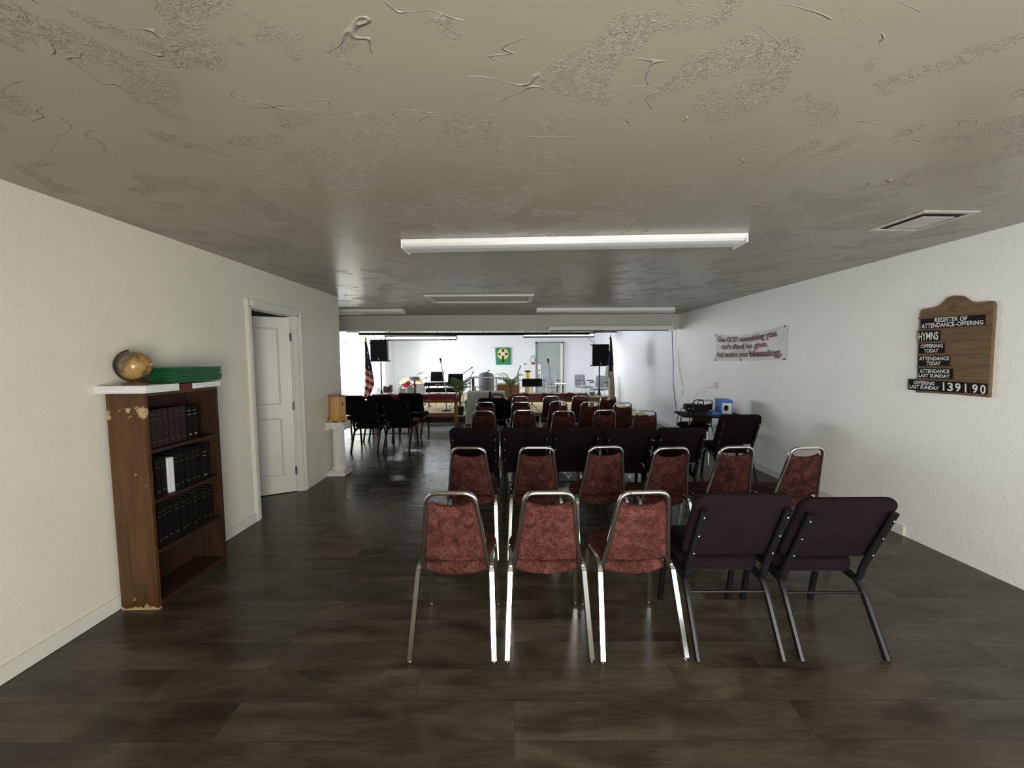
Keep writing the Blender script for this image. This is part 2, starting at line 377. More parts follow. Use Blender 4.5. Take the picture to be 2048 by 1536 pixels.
def rrect(w, h, r, n=5, cx=0, cy=0):
    out = []
    for sx, sy, a0 in ((1, 1, 0), (-1, 1, pi/2), (-1, -1, pi), (1, -1, 1.5*pi)):
        for k in range(n+1):
            a = a0+pi/2*k/n; out.append((cx+sx*(w/2-r)+r*cos(a), cy+sy*(h/2-r)+r*sin(a)))
    return out
def basis(o, x, y):   # matrix mapping local XY plane at origin o with axes x, y
    x = Vector(x).normalized(); y = Vector(y); y = (y-x*y.dot(x)).normalized(); z = x.cross(y)
    m_ = Matrix((x, y, z)).transposed().to_4x4(); m_.translation = Vector(o); return m_
def textverts(body, bold=0):
    c = bpy.data.curves.new('t', 'FONT'); c.body = body; c.offset = bold; c.extrude = 0; c.resolution_u = 3
    o = bpy.data.objects.new('t', c); COL.objects.link(o); bpy.context.view_layer.update()
    me = bpy.data.meshes.new_from_object(o.evaluated_get(bpy.context.evaluated_depsgraph_get()))
    bpy.data.objects.remove(o); return me
def text(body, f, mat, parent=None, name='lettering', bold=.0, cuts=0):
    """f maps (u, v) in the unit box of the written line to a point"""
    me = textverts(body, bold)
    xs = [v.co.x for v in me.vertices]; ys = [v.co.y for v in me.vertices]; x0, x1, y0, y1 = min(xs), max(xs), min(ys), max(ys)
    if cuts:
        b = bmesh.new(); b.from_mesh(me); bmesh.ops.subdivide_edges(b, edges=[e for e in b.edges if e.calc_length() > .12], cuts=cuts); bmesh.ops.triangulate(b, faces=b.faces[:]); b.to_mesh(me); b.free()
    for v in me.vertices: v.co = f((v.co.x-x0)/(x1-x0), (v.co.y-y0)/(y1-y0))
    me.name = name; me.materials.clear(); me.materials.append(mat)
    o = bpy.data.objects.new(name, me); COL.objects.link(o)
    if parent: o.parent = parent
    return o
def quad(tl, tr, br, bl):
    tl, tr, br, bl = map(Vector, (tl, tr, br, bl))
    return lambda u, v: (bl*(1-u)+br*u)*(1-v)+(tl*(1-u)+tr*u)*v

# ------------------------------------------------------------------ the setting
XL, XR, XF, HC = -2.436, 3.331, 3.385, 2.395
YC, YH, YB = 5.39, 7.77, -1.15
XW = -7.0
def wall(name, boxes, mat):
    b = MB()
    for q in boxes: b.box(*q)
    return struct(b.build(name, mat, flat=True))
wall('floor', [(XW-.2, XF+.2, YB-.2, 15.8, -.1, 0)], M_floor)
wall('ceiling', [(XW-.2, XF+.2, YB-.2, YH+.1, HC, HC+.1), (XW-.2, XF+.2, YH+.1, 15.8, HC+.12, HC+.22)], M_ceil)
D0, D1, DH = 3.56, 4.36, 2.03      # office door opening
wall('wall_left', [(XL-.115, XL, YB, D0, 0, HC), (XL-.115, XL, D1, YC, 0, HC), (XL-.115, XL, D0, D1, DH, HC),
                   (XW, XL-.115, YC-.1, YC, 0, HC)], M_wl)
wall('wall_right', [(XR, XR+.2, YB, YH, 0, HC)], M_wr)
wall('wall_stage_right', [(XF, XF+.15, YH, 15.7, 0, HC+.12)], M_wf)
wall('wall_header', [(XW, XR, YH-.075, YH+.075, 2.092, HC), (XW, -3.7, YH-.075, YH+.075, 0, 2.092)], M_head)
wall('wall_stage_front', [(-4.93, XF, 15.6, 15.75, 0, HC+.12), (-4.93, -4.83, 14.4, 15.6, 0, HC+.12), (XW, -4.93, 14.4, 14.5, 0, HC+.12)], M_wf)
wall('wall_stage_left', [(XW-.12, XW, YC-.1, 8.2, 0, HC+.12), (XW-.12, XW, 10.95, 11.35, 0, HC+.12), (XW-.12, XW, 13.85, 14.5, 0, HC+.12),
                         (XW-.12, XW, 8.2, 13.85, 0, .55), (XW-.12, XW, 8.2, 13.85, 2.15, HC+.12)], M_wf)
wall('wall_back', [(XL, -.5, YB, YB+.1, 0, HC), (1.0, 1.4, YB, YB+.1, 0, HC), (3.0, XR, YB, YB+.1, 0, HC), (-.5, 1.0, YB, YB+.1, 2.05, HC),
                   (1.4, 3.0, YB, YB+.1, 2.05, HC), (1.4, 3.0, YB, YB+.1, 0, .45)], M_wl)
wall('wall_office', [(-4.6, -4.5, 1.5, YC-.1, 0, HC), (-4.5, XL-.115, 1.5, 1.6, 0, HC)], M_closet)
def base(name, segs):
    b = MB()
    for (x0, x1, y0, y1) in segs: b.box(x0, x1, y0, y1, 0, .085, .004)
    return struct(b.build(name, M_trim))
base('baseboard_left', [(XL, XL+.014, YB+.1, D0-.06), (XL, XL+.014, D1+.06, YC)])
base('baseboard_right', [(XR-.014, XR, 3.15, YH)])
base('baseboard_stage_right', [(XF-.014, XF, YH+.02, 9.3)])
# window frames behind the camera and on the stage side
def winframe(name, axis, a0, a1, z0, z1, pos, mul):
    b = MB(); t = .05
    for (p0, p1, q0, q1) in [(a0, a1, z0, z0+t), (a0, a1, z1-t, z1), (a0, a0+t, z0, z1), (a1-t, a1, z0, z1)]+[(a0+(a1-a0)*k/mul-.02, a0+(a1-a0)*k/mul+.02, z0, z1) for k in range(1, mul)]:
        if axis == 'x': b.box(p0, p1, pos-.02, pos+.02, q0, q1)
        else: b.box(pos-.02, pos+.02, p0, p1, q0, q1)
    return struct(b.build(name, M_trim))
winframe('window_1', 'x', 1.4, 3.0, .45, 2.05, YB+.05, 2)
winframe('window_2', 'x', -.5, 1.0, 0, 2.05, YB+.05, 1)
winframe('window_3', 'y', 8.2, 10.95, .55, 2.15, XW-.06, 3)
winframe('window_4', 'y', 11.35, 13.85, .55, 2.15, XW-.06, 3)

# ---- office door: casing, jamb, open two-panel slab
b = MB()
for y0, y1, z0, z1 in ((D0-.065, D0, 0, DH+.065), (D1, D1+.065, 0, DH+.065), (D0, D1, DH, DH+.065)):
    b.box(XL, XL+.016, y0, y1, z0, z1, .004); b.box(XL+.012, XL+.022, y0+.012, y1-.03 if y1-y0 < .1 else y1-.012, z0, z1-.012, .003)
for y0, y1, z0, z1 in ((D0, D0+.018, 0, DH), (D1-.018, D1, 0, DH), (D0, D1, DH-.018, DH)): b.box(XL-.125, XL+.006, y0, y1, z0, z1)
b.box(XL-.075, XL-.04, D0+.018, D0+.03, 0, DH-.018); b.box(XL-.075, XL-.04, D1-.03, D1-.018, 0, DH-.018)
struct(b.build('trim_1', M_trim))
def panel_door(w, h, arch=False):
    b = MB(); b.box(0, w, -.017, .017, .008, h)
    for s in (-1, 1):
        for z0, z1 in ((.22, .86), (1.03, h-.13)):
            x0, x1 = .12, w-.12
            n = 14
            def top(u, zt):
                return zt - (.055*(1-sin(pi*u)) if arch and zt > 1.2 else 0)
            # raised moulding ring
            pts = [(x0, z0), (x1, z0)]+[(x1+(x0-x1)*k/n, top(k/n, z1)) for k in range(n+1)]
            b.tube([Vector((x, s*.018, z)) for x, z in pts], .010, 6, ry=.013, closed=True, up=(0, 1, 0))
            ip = [(x0+.04, z0+.04), (x1-.04, z0+.04)]+[(x1-.04+(x0-x1+.08)*k/n, top(k/n, z1)-.04) for k in range(n+1)]
            M_ = basis((0, s*.017, 0), (1, 0, 0), (0, 0, 1))
            b.prism(ip if s < 0 else ip, -.004*s if False else .005*(1 if s < 0 else -1), M_)
    return b
hx, hy = XL-.082, D1-.028
dr = panel_door(.755, 2.0).build('door_1', M_door, loc=(hx, hy, 0), rz=atan2(-.168, -.336))
struct(dr)
hb = MB()
for z in (.25, 1.0, 1.78): hb.box(-.008, .012, -.03, .03, z-.045, z+.045, .003)
hg = hb.build('hinge', M_blackmet); hg.parent = dr; hg.location = (-.006, .0, 0)
sg = MB(); sg.box(.50, .535, .0185, .0205, 1.5, 1.56, .001); sgo = sg.build('door_sign', M_white); sgo.parent = dr
text('T', quad((.51, .0215, 1.548), (.525, .0215, 1.548), (.525, .0215, 1.512), (.51, .0215, 1.512)), M_black, sgo, bold=.02)

# ------------------------------------------------------------------ ceiling fittings
def lamp(x0, x1, y0, y1, label, zb=.085, tilt=0):
    t = thing('ceiling_light', label, 'ceiling light', ((x0+x1)/2, y0, HC-.001), tilt, 'unlit ceiling strip lights'); w = (x1-x0)/2; d = y1-y0
    b = MB(); b.box(-w, w, 0, d, -zb*.45, 0, .003); b.build('housing', M_lampw, t)
    n = 8; pr = [(d*.02, -zb*.45)]+[(d/2-d*.48*cos(pi*k/n), -zb*.45-zb*.5*sin(pi*k/n)**.6) for k in range(1, n)]+[(d*.98, -zb*.45)]
    l = MB(); l.prism([(y, z) for y, z in pr], 2*w-.02, basis((-w+.01, 0, 0), (0, 1, 0), (0, 0, 1))); l.build('lens', M_lens, t)
    for s in (-1, 1):
        e = MB(); e.box(s*w-.006, s*w+.006, -.004, d+.004, -zb*.98, 0, .003); e.build('end_cap', M_lampw, t)
    return t
lamp(-.80, 1.645, 2.77, 2.95, 'long white unlit strip light on the near ceiling above the chairs', .065, -.040)
lamp(-4.30, -1.90, 6.66, 6.84, 'white unlit strip light near the header, cut off by the left wall corner', .085)
lamp(.43, 2.81, 6.66, 6.84, 'white unlit strip light near the header on the right side', .085)
# far hanging fluorescent fixtures
def hang(p0, p1, Y, label):
    A, B = at(*p0, Y), at(*p1, Y); w = (B.x-A.x)/2; zb = min(A.z, B.z)
    t = thing('hanging_light', label, 'ceiling light', ((A.x+B.x)/2, Y, zb), 0, 'fluorescent fixtures hanging above the stage')
    b = MB(); b.box(-w, w, -.115, .09, .066, .112, .003); b.box(-w, w, -.11, -.086, -.045, .004); b.box(-w, -w+.02, -.09, .09, .0, .07); b.box(w-.02, w, -.09, .09, .0, .07); b.build('frame', M_blackmet, t)
    l = MB(); l.box(-w+.02, w-.02, -.084, .085, .0, .065, .004); l.build('lens', M_tube, t)
    for s in (-1, 1):
        c = MB(); c.tube([(s*w*.8, 0, .11), (s*w*.8, 0, HC+.119-zb)], .006, 6); c.build('rod', M_blackmet, t)
    return t
hang((773, 678), (914, 678), 12.6, 'black-edged hanging fluorescent light above the stage, left of the pair')
hang((1046, 673), (1187, 671), 12.2, 'black-edged hanging fluorescent light above the stage, right of the pair')
A, B = at(718, 668, 10.9), at(1180, 667.5, 10.9)
t = thing('hanging_rail', 'long thin black rail hanging below the stage ceiling', 'rail', (0, 10.9, 0))
b = MB(); b.tube([(A.x, 0, A.z), ((A.x+B.x)/2, 0, A.z-.02), (B.x, 0, B.z)], .038, 8); b.build('bar', M_blackmet, t)
for px in (780, 875, 965, 1052, 1140):
    p = at(px, 664, 10.9); b = MB(); b.tube([(p.x, 0, A.z), (p.x, 0, HC+.119)], .009, 6); b.build('drop_rod', M_blackmet, t)
A, B = at(696, 664.5, 9.6), at(716, 664.5, 9.6)
b = MB(); b.box(A.x, B.x, 9.5, 9.7, A.z-.01, A.z+.02); tag(b.build('ceiling_bracket', M_blackmet), 'short black bracket at the far left end of the stage ceiling', 'bracket')
bpy.data.objects['ceiling_bracket'].location.z = 0
A, B = at(1186, 664.0, 9.3), at(1234, 663.6, 9.3)
t = thing('ceiling_bar', 'short black bar under the stage ceiling, near the right wall', 'bar', (0, 0, 0))
b = MB(); b.tube([(A.x, 9.3, A.z), (B.x, 9.3, A.z)], .016, 8); b.build('bar', M_blackmet, t)
for s in (.15, .85):
    b = MB(); x = A.x+(B.x-A.x)*s; b.tube([(x, 9.3, A.z), (x, 9.3, HC+.119)], .007, 6); b.build('drop_rod', M_blackmet, t)
# air vent
t = thing('ceiling_vent', 'square beige air vent standing proud of the ceiling near the right wall', 'vent', (2.62, 2.51, HC-.001), radians(2))
def ring(w0, w1, z0, z1, b):
    for q in ((-w1, w1, -w1, -w0), (-w1, w1, w0, w1), (-w1, -w0, -w0, w0), (w0, w1, -w0, w0)): b.box(*q, z0, z1)
b = MB(); ring(.146, .175, -.009, 0, b); b.build('flange', M_vent, t, flat=True)
b = MB(); ring(.09, .146, -.003, 0, b); b.build('slot_shade', M_dark, t, flat=True)  # flat black ring painted as the dark recess behind the plate
b = MB(); b.box(-.105, .105, -.105, .105, -.0145, -.009, .002); b.box(-.03, .03, -.03, .03, -.009, -.001); b.build('deflector_plate', M_vent, t)
# attic hatch
t = thing('attic_hatch', 'rectangular attic hatch with raised trim in the ceiling before the header', 'hatch', (-.455, 5.56, HC-.001), 0)
b = MB()
for q in ((-.75, .75, -.34, -.27), (-.75, .75, .27, .34), (-.75, -.68, -.27, .27), (.68, .75, -.27, .27)): b.box(*q, -.022, 0, .003)
b.build('trim', M_trim, t)
b = MB(); b.box(-.68, .68, -.27, .27, -.006, 0); b.build('panel', M_vent, t)
# projector screen case on the header
A, B = at(1097, 661, 7.62), at(1345, 660, 7.62)
t = thing('projector_screen', 'rolled-up projector screen in a white tube case on the header, right side', 'projector screen', (A.x, 7.62, 2.11))
w = B.x-A.x-.01
b = MB(); b.box(0, w, -.045, .07, -.035, .05, .018); b.build('case', M_white, t)
b = MB(); b.tube([(.03, -.03, -.045), (w-.08, -.03, -.045)], .010, 6); b.build('bottom_bar', M_blackmet, t)
b = MB(); b.box(w-.03, w+.002, -.05, .072, -.05, .055, .006); b.build('end_cap', M_white, t)
tag(MB().tube([ax(1344, 661, XR-.02), ax(1345, 700, XR-.02), ax(1347, 730, XR-.02), ax(1346, 760, XR-.02), ax(1350, 800, XR-.02), ax(1354, 828, XR-.02)], .006, 6).build('power_cord', M_black),
    'thin dark cord hanging down the right wall from the screen case', 'cord')
tag(MB().tube([ax(1356, 700, XR-.008), ax(1359, 740, XR-.008), ax(1366, 775, XR-.008)], .004, 6).build('thin_cord', M_vent), 'pale cord running down the right wall to the far outlet', 'cord')
def outlet(p, label, X=XR):
    q = ax(*p, X); b = MB(); b.box(-.006, 0, -.035, .035, -.057, .057, .003); o = b.build('wall_outlet', M_white, loc=(q.x-.0005, q.y, q.z)); tag(o, label, 'outlet')
    c = MB(); c.box(-.008, -.004, -.017, .017, .008, .04, .003); c.box(-.008, -.004, -.017, .017, -.04, -.008, .003); c.build('socket', M_ltgrey, o); return o
outlet((1365, 784), 'wall outlet above the left end of the small black table'); outlet((1433, 771), 'wall outlet with a white adapter above the blue box')
q = ax(1431, 769, XR)
b = MB(); b.box(-.035, -.006, -.03, .03, -.01, .03, .005); o = b.build('adapter', M_white, loc=q); tag(o, 'white power adapter plugged into the outlet above the blue box', 'adapter')
MB().tube([(-.03, 0, -.01), (-.06, .06, -.06), (-.04, .2, -.06), (-.05, .35, -.14), (-.12, .5, -.27)], .004, 6).build('cable', M_ltgrey, o)

# ------------------------------------------------------------------ right wall: register board and banner
K7 = lambda x, y: (1780+x/5.907, 560+y/5.907)
def bp(x, y, X=3.306): return ax(*K7(x, y), X)
t = thing('attendance_board', 'oak register board with black title plaque hanging on the right wall', 'sign board', (XR, 2.88, 1.24))
def shift(o): o.location = -Vector((XR, 2.88, 1.24))
out = [(360, 380), (372, 352), (400, 340), (520, 322), (580, 300), (625, 260), (675, 213), (720, 192), (780, 184), (840, 190), (880, 210), (915, 240), (960, 262), (1020, 268), (1100, 256), (1180, 247), (1212, 256), (1228, 285), (1226, 340), (1195, 800), (1162, 1388), (308, 1314), (322, 1170), (328, 880), (330, 735), (345, 590), (350, 460)]
b = MB(); P = [bp(*q) for q in out]; A_ = [b.b.verts.new(p) for p in P]; B_ = [b.b.verts.new((XR-.002, p.y, p.z)) for p in P]
b._f(A_); b._f(B_[::-1])
for j in range(len(A_)): b._f([A_[j], A_[(j+1) % len(A_)], B_[(j+1) % len(A_)], B_[j]])
shift(b.build('board', M_oak, t, flat=True))
for ya, yb in ((454, 388), (592, 552), (738, 700), (885, 878), (1032, 1030), (1172, 1200), (1318, 1360)):
    xl, xr = 345-(ya-454)*.035, 1215-(ya-454)*.06
    p, q = bp(xl, ya, 3.302), bp(xr, yb, 3.302); b = MB()
    b.tube([p, q], .0095, 4, ry=.009, rot=pi/4); shift(b.build('ledge', M_ledge, t))
b = MB(); c_ = bp(750, 315, 3.305)
for a in range(4):
    M_ = Matrix.Translation(c_) @ Matrix.Rotation(a*pi/2, 4, 'X')
    pr = [(-.006, .003), (.006, .003), (.013, .030), (-.013, .030)]; vs = [b.b.verts.new(M_ @ Vector((-.003, x, y))) for x, y in pr]+[b.b.verts.new(M_ @ Vector((.001, x, y))) for x, y in pr]
    b._f(vs[:4]); b._f(vs[4:][::-1])
    for j in range(4): b._f([vs[j], vs[(j+1) % 4], vs[4+(j+1) % 4], vs[4+j]])
cr = b.build('cross_emblem', M_ledge, t, flat=True); shift(cr)
def plate(tl, tr, br, bl, X0=3.304, X1=3.299):
    b = MB(); F_ = [bp(*q, X1) for q in (tl, tr, br, bl)]; G_ = [Vector((X0, p.y, p.z)) for p in F_]
    V1 = [b.b.verts.new(p) for p in F_]; V2 = [b.b.verts.new(p) for p in G_]; b._f(V1); b._f(V2[::-1])
    for j in range(4): b._f([V1[j], V1[(j+1) % 4], V2[(j+1) % 4], V2[j]])
    return b
tp = plate((368, 465), (1123, 396), (1115, 530), (368, 578)).build('title_plaque', M_black, t, flat=True); shift(tp)
def btext(s, tl, tr, br, bl, par, bold=.02, X=3.2975): return text(s, quad(*[bp(*q, X) for q in (tl, tr, br, bl)]), M_whiteink, par, bold=bold)
btext('REGISTER OF', (528, 447), (915, 428), (910, 477), (526, 502), tp); btext('ATTENDANCE–OFFERING', (375, 518), (1103, 473), (1100, 524), (372, 572), tp)
def card(name, label, cat, corners, lines, group=None):
    o = plate(*corners).build(name, M_black, flat=True); tag(o, label, cat, group)
    for s, *q in lines: btext(s, *q, o)
    return o
G = 'cards slotted into the register board'
card('word_card', 'black card reading HYMNS in the register board', 'card', ((325, 608), (590, 594), (585, 715), (325, 735)), [('HYMNS', (337, 624), (572, 608), (568, 705), (335, 718))], G)
card('word_card', 'black card reading OFFERING TODAY in the register board', 'card', ((345, 755), (640, 742), (636, 862), (340, 868)), [('OFFERING', (362, 763), (624, 752), (622, 798), (360, 803)), ('TODAY', (402, 815), (575, 810), (568, 856), (402, 858))], G)
card('word_card', 'black card reading ATTENDANCE TODAY in the register board', 'card', ((335, 900), (703, 893), (700, 1013), (330, 1015)), [('ATTENDANCE', (346, 908), (699, 903), (697, 948), (344, 950)), ('TODAY', (428, 962), (600, 960), (596, 1006), (428, 1008))], G)
card('word_card', 'black card reading ATTENDANCE LAST SUNDAY in the register board', 'card', ((332, 1045), (737, 1047), (733, 1170), (328, 1158)), [('ATTENDANCE', (352, 1054), (702, 1056), (700, 1102), (350, 1096)), ('LAST SUNDAY', (338, 1106), (710, 1116), (706, 1160), (336, 1146))], G)
card('word_card', 'black card reading OFFERING LAST SUNDAY jutting out of the board bottom', 'card', ((218, 1168), (600, 1190), (600, 1318), (213, 1296)), [('OFFERING', (280, 1188), (524, 1203), (522, 1246), (278, 1230)), ('LAST SUNDAY', (232, 1236), (580, 1257), (576, 1302), (230, 1278))], G)
for d, x0, x1, lab in (('1', 603, 663, 'first numeral 1'), ('3', 666, 755, 'numeral 3'), ('9', 758, 845, 'left numeral 9'), ('1', 848, 938, 'second numeral 1'), ('9', 957, 1049, 'right numeral 9'), ('0', 1052, 1144, 'numeral 0')):
    yt = lambda x: 1190+(x-600)*.065; yb = lambda x: 1320+(x-600)*.083
    mx_ = (x0+x1)/2; hw = 9 if d == '1' else 33
    nm = {'first numeral 1': 'black number card with the 1 next to the words LAST SUNDAY', 'numeral 3': 'black number card with the 3 on the register board', 'left numeral 9': 'black number card with the 9 just right of the 3', 'second numeral 1': 'black number card with the 1 between the two nines', 'right numeral 9': 'black number card with the 9 next to the 0', 'numeral 0': 'black number card with the 0 at the right end of the board'}[lab]
    card('number_card', nm, 'card', ((x0, yt(x0)), (x1, yt(x1)), (x1, yb(x1)), (x0, yb(x0))), [(d, (mx_-hw, yt(mx_)+14), (mx_+hw, yt(mx_)+18), (mx_+hw, yb(mx_)-14), (mx_-hw, yb(mx_)-18))], G)

# vinyl banner
B0, B1 = 6.27, 4.64
def bsurf(u, v, off=0):   # u left to right in the picture, v bottom to top
    y = B0+(B1-B0)*u; zt = 1.905 - .075*sin(pi*min(u/.97, 1))**.8*(1-.35*u); zb = 1.468+.02*u
    z = zb+(zt-zb)*v
    d = abs(v-(.1+u*.9)); fold = .010*math.exp(-(d*9)**2)+.012*math.exp(-((v-1+.9*u)*6)**2)*(1-u)
    fold += .008*sin(9*u+5*v)*sin(pi*u)*sin(pi*v)+.02*sin(pi*u)*v*v
    return Vector((XR-.006-max(0, fold+.008*sin(pi*u)*sin(pi*v))-off, y, z))
t = thing('banner', 'wrinkled white vinyl banner about giving, pinned to the right wall', 'banner', (0, 0, 0))
b = MB(); b.grid(lambda u, v: bsurf(u, v), 60, 24); b.solid(.0015); b.build('sheet', M_vinyl, t)
for s, u0_, u1_, v0_, v1_, sk in (("Give GOD something you", .06, .90, .655, .94, 1), ("can't afford to give.", .12, .80, .375, .655, 0), ('And receive your', .04, .555, .05, .35, 0), ('blessing.', .575, .96, .04, .35, 0)):
    text(s, (lambda U0, U1, V0, V1: lambda u, v: bsurf(U0+(U1-U0)*u, V0+(V1-V0)*v+.02, .010))(u0_, u1_, v0_, v1_), M_maroonink, t, bold=.034 if 'bless' in s else .024, cuts=3)
b = MB()
for u, v in ((.02, .97), (.985, .985), (.985, .03), (.02, .03), (.44, .02)):
    p = bsurf(u, v, .004); b.lathe([(.001, 0), (.011, .001), (.009, .006), (.001, .008)], 10, Matrix.Translation(p) @ Matrix.Rotation(-pi/2, 4, 'Y'))
b.build('grommet', M_black, t)

# ------------------------------------------------------------------ chairs
def maroon_chair(label):
    t = thing('banquet_chair', label, 'chair')
    zt, zb = .862, .43
    yb, ytop = .14, .035
    ln = lambda z: yb+(ytop-yb)*(z-zb)/(zt-zb)
    pts = fillet([(-.178, ln(zb), zb-.005), (-.150, ln(.62), .62), (-.120, ln(zt), zt), (.120, ln(zt), zt), (.150, ln(.62), .62), (.178, ln(zb), zb-.005)], [.12, .055, .055, .12], 6)
    MB().tube(pts, .0115, 10, ry=.0115).build('back_frame', M_chrome, t)
    # chrome legs of square tube, slightly splayed
    for s in (-1, 1):
        MB().tube(fillet([(s*.188, .20, .435), (s*.193, .135, .425), (s*.212, 0, .022)], .03), .0165, 4, rot=pi/4, up=(1, 0, 0)).lathe([(.008, .002), (.012, .004), (.012, .012), (.007, .014), (.007, .022)], 10, Matrix.Translation((s*.2122, -.001, 0))).build('leg', M_chrome, t)
        MB().tube(fillet([(s*.188, .34, .435), (s*.190, .41, .425), (s*.208, .455, .022)], .03), .0165, 4, rot=pi/4, up=(1, 0, 0)).lathe([(.008, .002), (.012, .004), (.012, .012), (.007, .014), (.007, .022)], 10, Matrix.Translation((s*.208, .456, 0))).build('leg', M_chrome, t)
    f = MB()
    for s in (-1, 1): f.tube([(s*.188, .19, .433), (s*.188, .35, .433)], .0145, 4, rot=pi/4)
    f.tube([(-.188, .22, .412), (.188, .22, .412)], .009, 8).tube([(-.188, .36, .412), (.188, .36, .412)], .009, 8)
    for s in (-1, 1): f.tube([(s*.176, .139, .43), (s*.197, .139, .43)], .007, 8)
    f.build('seat_frame', M_chrome, t)
    # back pad: trapezoid with a concave top edge
    n = 10; z0, z1 = .476, .812
    w = lambda z: .162-(z-.45)*.125
    poly = [(-w(z0)+.02, z0-.002), (0, z0-.012), (w(z0)-.02, z0-.002), (w(z0)-.004, z0+.006), (w(z0+.02), z0+.03), (w(.58), .58), (w(.7), .7), (w(z1-.03), z1-.03), (w(z1)-.004, z1+.002), (w(z1)-.02, z1+.010)]
    poly += [((w(z1)-.02)*cos(pi*k/8), z1+.010-.024*sin(pi*k/8)) for k in range(1, 8)]
    poly += [(-x, z) for x, z in poly[:10][::-1] if x > 0 and z > z0+.0]
    c = ln(z0)
    M_ = basis((0, c+.012, z0), (1, 0, 0), (0, ytop-yb, zt-zb)) @ Matrix.Translation((0, -z0, 0))
    MB().pad(poly, .030, .012, .008, M_ @ Matrix.Translation((0, 0, -.012))).build('backrest', M_velvet, t)
    # roll of fabric where the back meets the seat + rounded seat
    MB().tube([(-.155, .182, .416), (-.08, .162, .408), (0, .156, .405), (.08, .162, .408), (.155, .182, .416)], .029, 10, ry=.022).build('lumbar_roll', M_velvet, t)
    sp = []
    for k in range(28):
        a = 2*pi*k/28; e = .55; x = .205*math.copysign(abs(cos(a))**e, cos(a)); y = .198*math.copysign(abs(sin(a))**e, sin(a))
        x *= (1-.10*(y < 0)*abs(y)/.198*1.4); sp.append((x, .335+y))
    MB().pad(sp, .052, .022, .010, Matrix.Translation((0, 0, .396))).build('seat', M_velvet, t)
    return t

def church_chair(name, label, fab):
    t = thing(name, label, 'chair')
    hs = .205
    tilt = (0, -.15, .36)
    M_ = basis((0, .155, .468), (1, 0, 0), tilt)
    MB().pad(rrect(.485, .410, .055, 6, 0, .205), .045, .02, .008, M_ @ Matrix.Translation((0, 0, -.045)) ).build('backrest', fab, t)
    # crease of the lumbar roll
    MB().tube([M_ @ Vector((x, .075-.012*cos(x*6), .004)) for x in (-.18, -.12, -.06, 0, .06, .12, .18)], .004, 6).build('piping', fab, t)
    MB().pad(rrect(.44, .40, .09, 6, 0, .385), .07, .028, .012, Matrix.Translation((0, 0, .368))).build('seat', fab, t)
    for s in (-1, 1):
        p0 = M_ @ Vector((s*hs, .35, .022)); p1 = M_ @ Vector((s*hs, -.04, .022))
        MB().tube(fillet([p0, p1, (s*hs, .172, .322), (s*hs, .40, .352)], [.05, .05], 5), .019, 10, ry=.014, up=(1, 0, 0)).build('back_frame', M_strut, t)
        bb = MB()
        for v in (.06, .185, .31):
            bb.lathe([(.0055, 0), (.0055, .003), (.003, .005)], 8, M_ @ Matrix.Translation((s*hs, v, .034)))
        bb.build('bolt', M_bolt, t)
        MB().tube(fillet([(s*.214, .0, .004), (s*.212, .145, .275), (s*.207, .20, .345), (s*.195, .30, .352)], .07), .0175, 8).build('leg', M_blackmet, t)
        MB().tube(fillet([(s*.214, .50, .004), (s*.212, .455, .30), (s*.205, .42, .346), (s*.195, .30, .352)], .06), .0175, 8).build('leg', M_blackmet, t)
    MB().tube([(-.21, .146, .275), (.21, .146, .275)], .0075, 8).build('stretcher', M_blackmet, t)
    MB().box(-.185, .185, .22, .52, .350, .367, .004).build('seat_base', M_black, t)
    return t

G1 = 'maroon chairs of the rows'
first = maroon_chair('x'); used = False
def mc(x, y, label, rz=0, group=G1):
    global used
    if not used: used = True; first.location = (x, y, 0); first.rotation_euler = (0, 0, rz); first['label'] = label; first['group'] = group; return first
    return dup(first, (x, y, 0), rz, label, group)
row1 = [(-.312, 1.812, 'maroon velvet chair at the left end of the nearest row', -.02), (.178, 1.812, 'maroon velvet chair second from the left in the nearest row', .01), (.655, 1.812, 'maroon velvet chair beside the purple chairs in the nearest row', .05)]
for x, y, l, r in row1: mc(x, y, l, r)
ords = ['leftmost maroon chair', 'second maroon chair from the left', 'third maroon chair from the left', 'third maroon chair from the right', 'second maroon chair from the right', 'rightmost maroon chair']
for k, (x, y, r) in enumerate([(-.335, 2.765, -.04), (.178, 2.765, .0), (.70, 2.775, .05), (1.175, 2.73, .07), (1.665, 2.75, .06), (2.165, 2.72, .05)]):
    mc(x, y, ords[k]+' in the second row, between the two purple rows', r)
ords5 = ['leftmost maroon chair', 'second maroon chair from the left', 'middle maroon chair', 'second maroon chair from the right', 'rightmost maroon chair']
for k, (x, y, r) in enumerate([(-.377, 4.745, 0), (.15, 4.81, .03), (.64, 4.70, 0), (1.175, 4.78, .03), (1.67, 4.69, .02)]): mc(x, y, ords5[k]+' in the row just beyond the dark purple row', r)
for k, (x, y, r) in enumerate([(-.42, 5.72, .05), (.124, 5.69, -.03), (.70, 5.76, .0), (1.165, 5.66, -.02), (1.635, 5.57, .03)]): mc(x, y, ords5[k]+' in the fifth row from the camera', r)
ords4 = ['leftmost maroon chair', 'second maroon chair from the left', 'second maroon chair from the right', 'rightmost maroon chair']
for k, (x, y, r) in enumerate([(.127, 6.58, 0), (.67, 6.56, -.05), (1.18, 6.6, -.06), (1.675, 6.58, .02)]): mc(x, y, ords4[k]+' in the farthest row, nearest the red rail', r)
mc(3.0, 5.86, 'maroon chair in the corner behind the projector and blue box', .1, None)

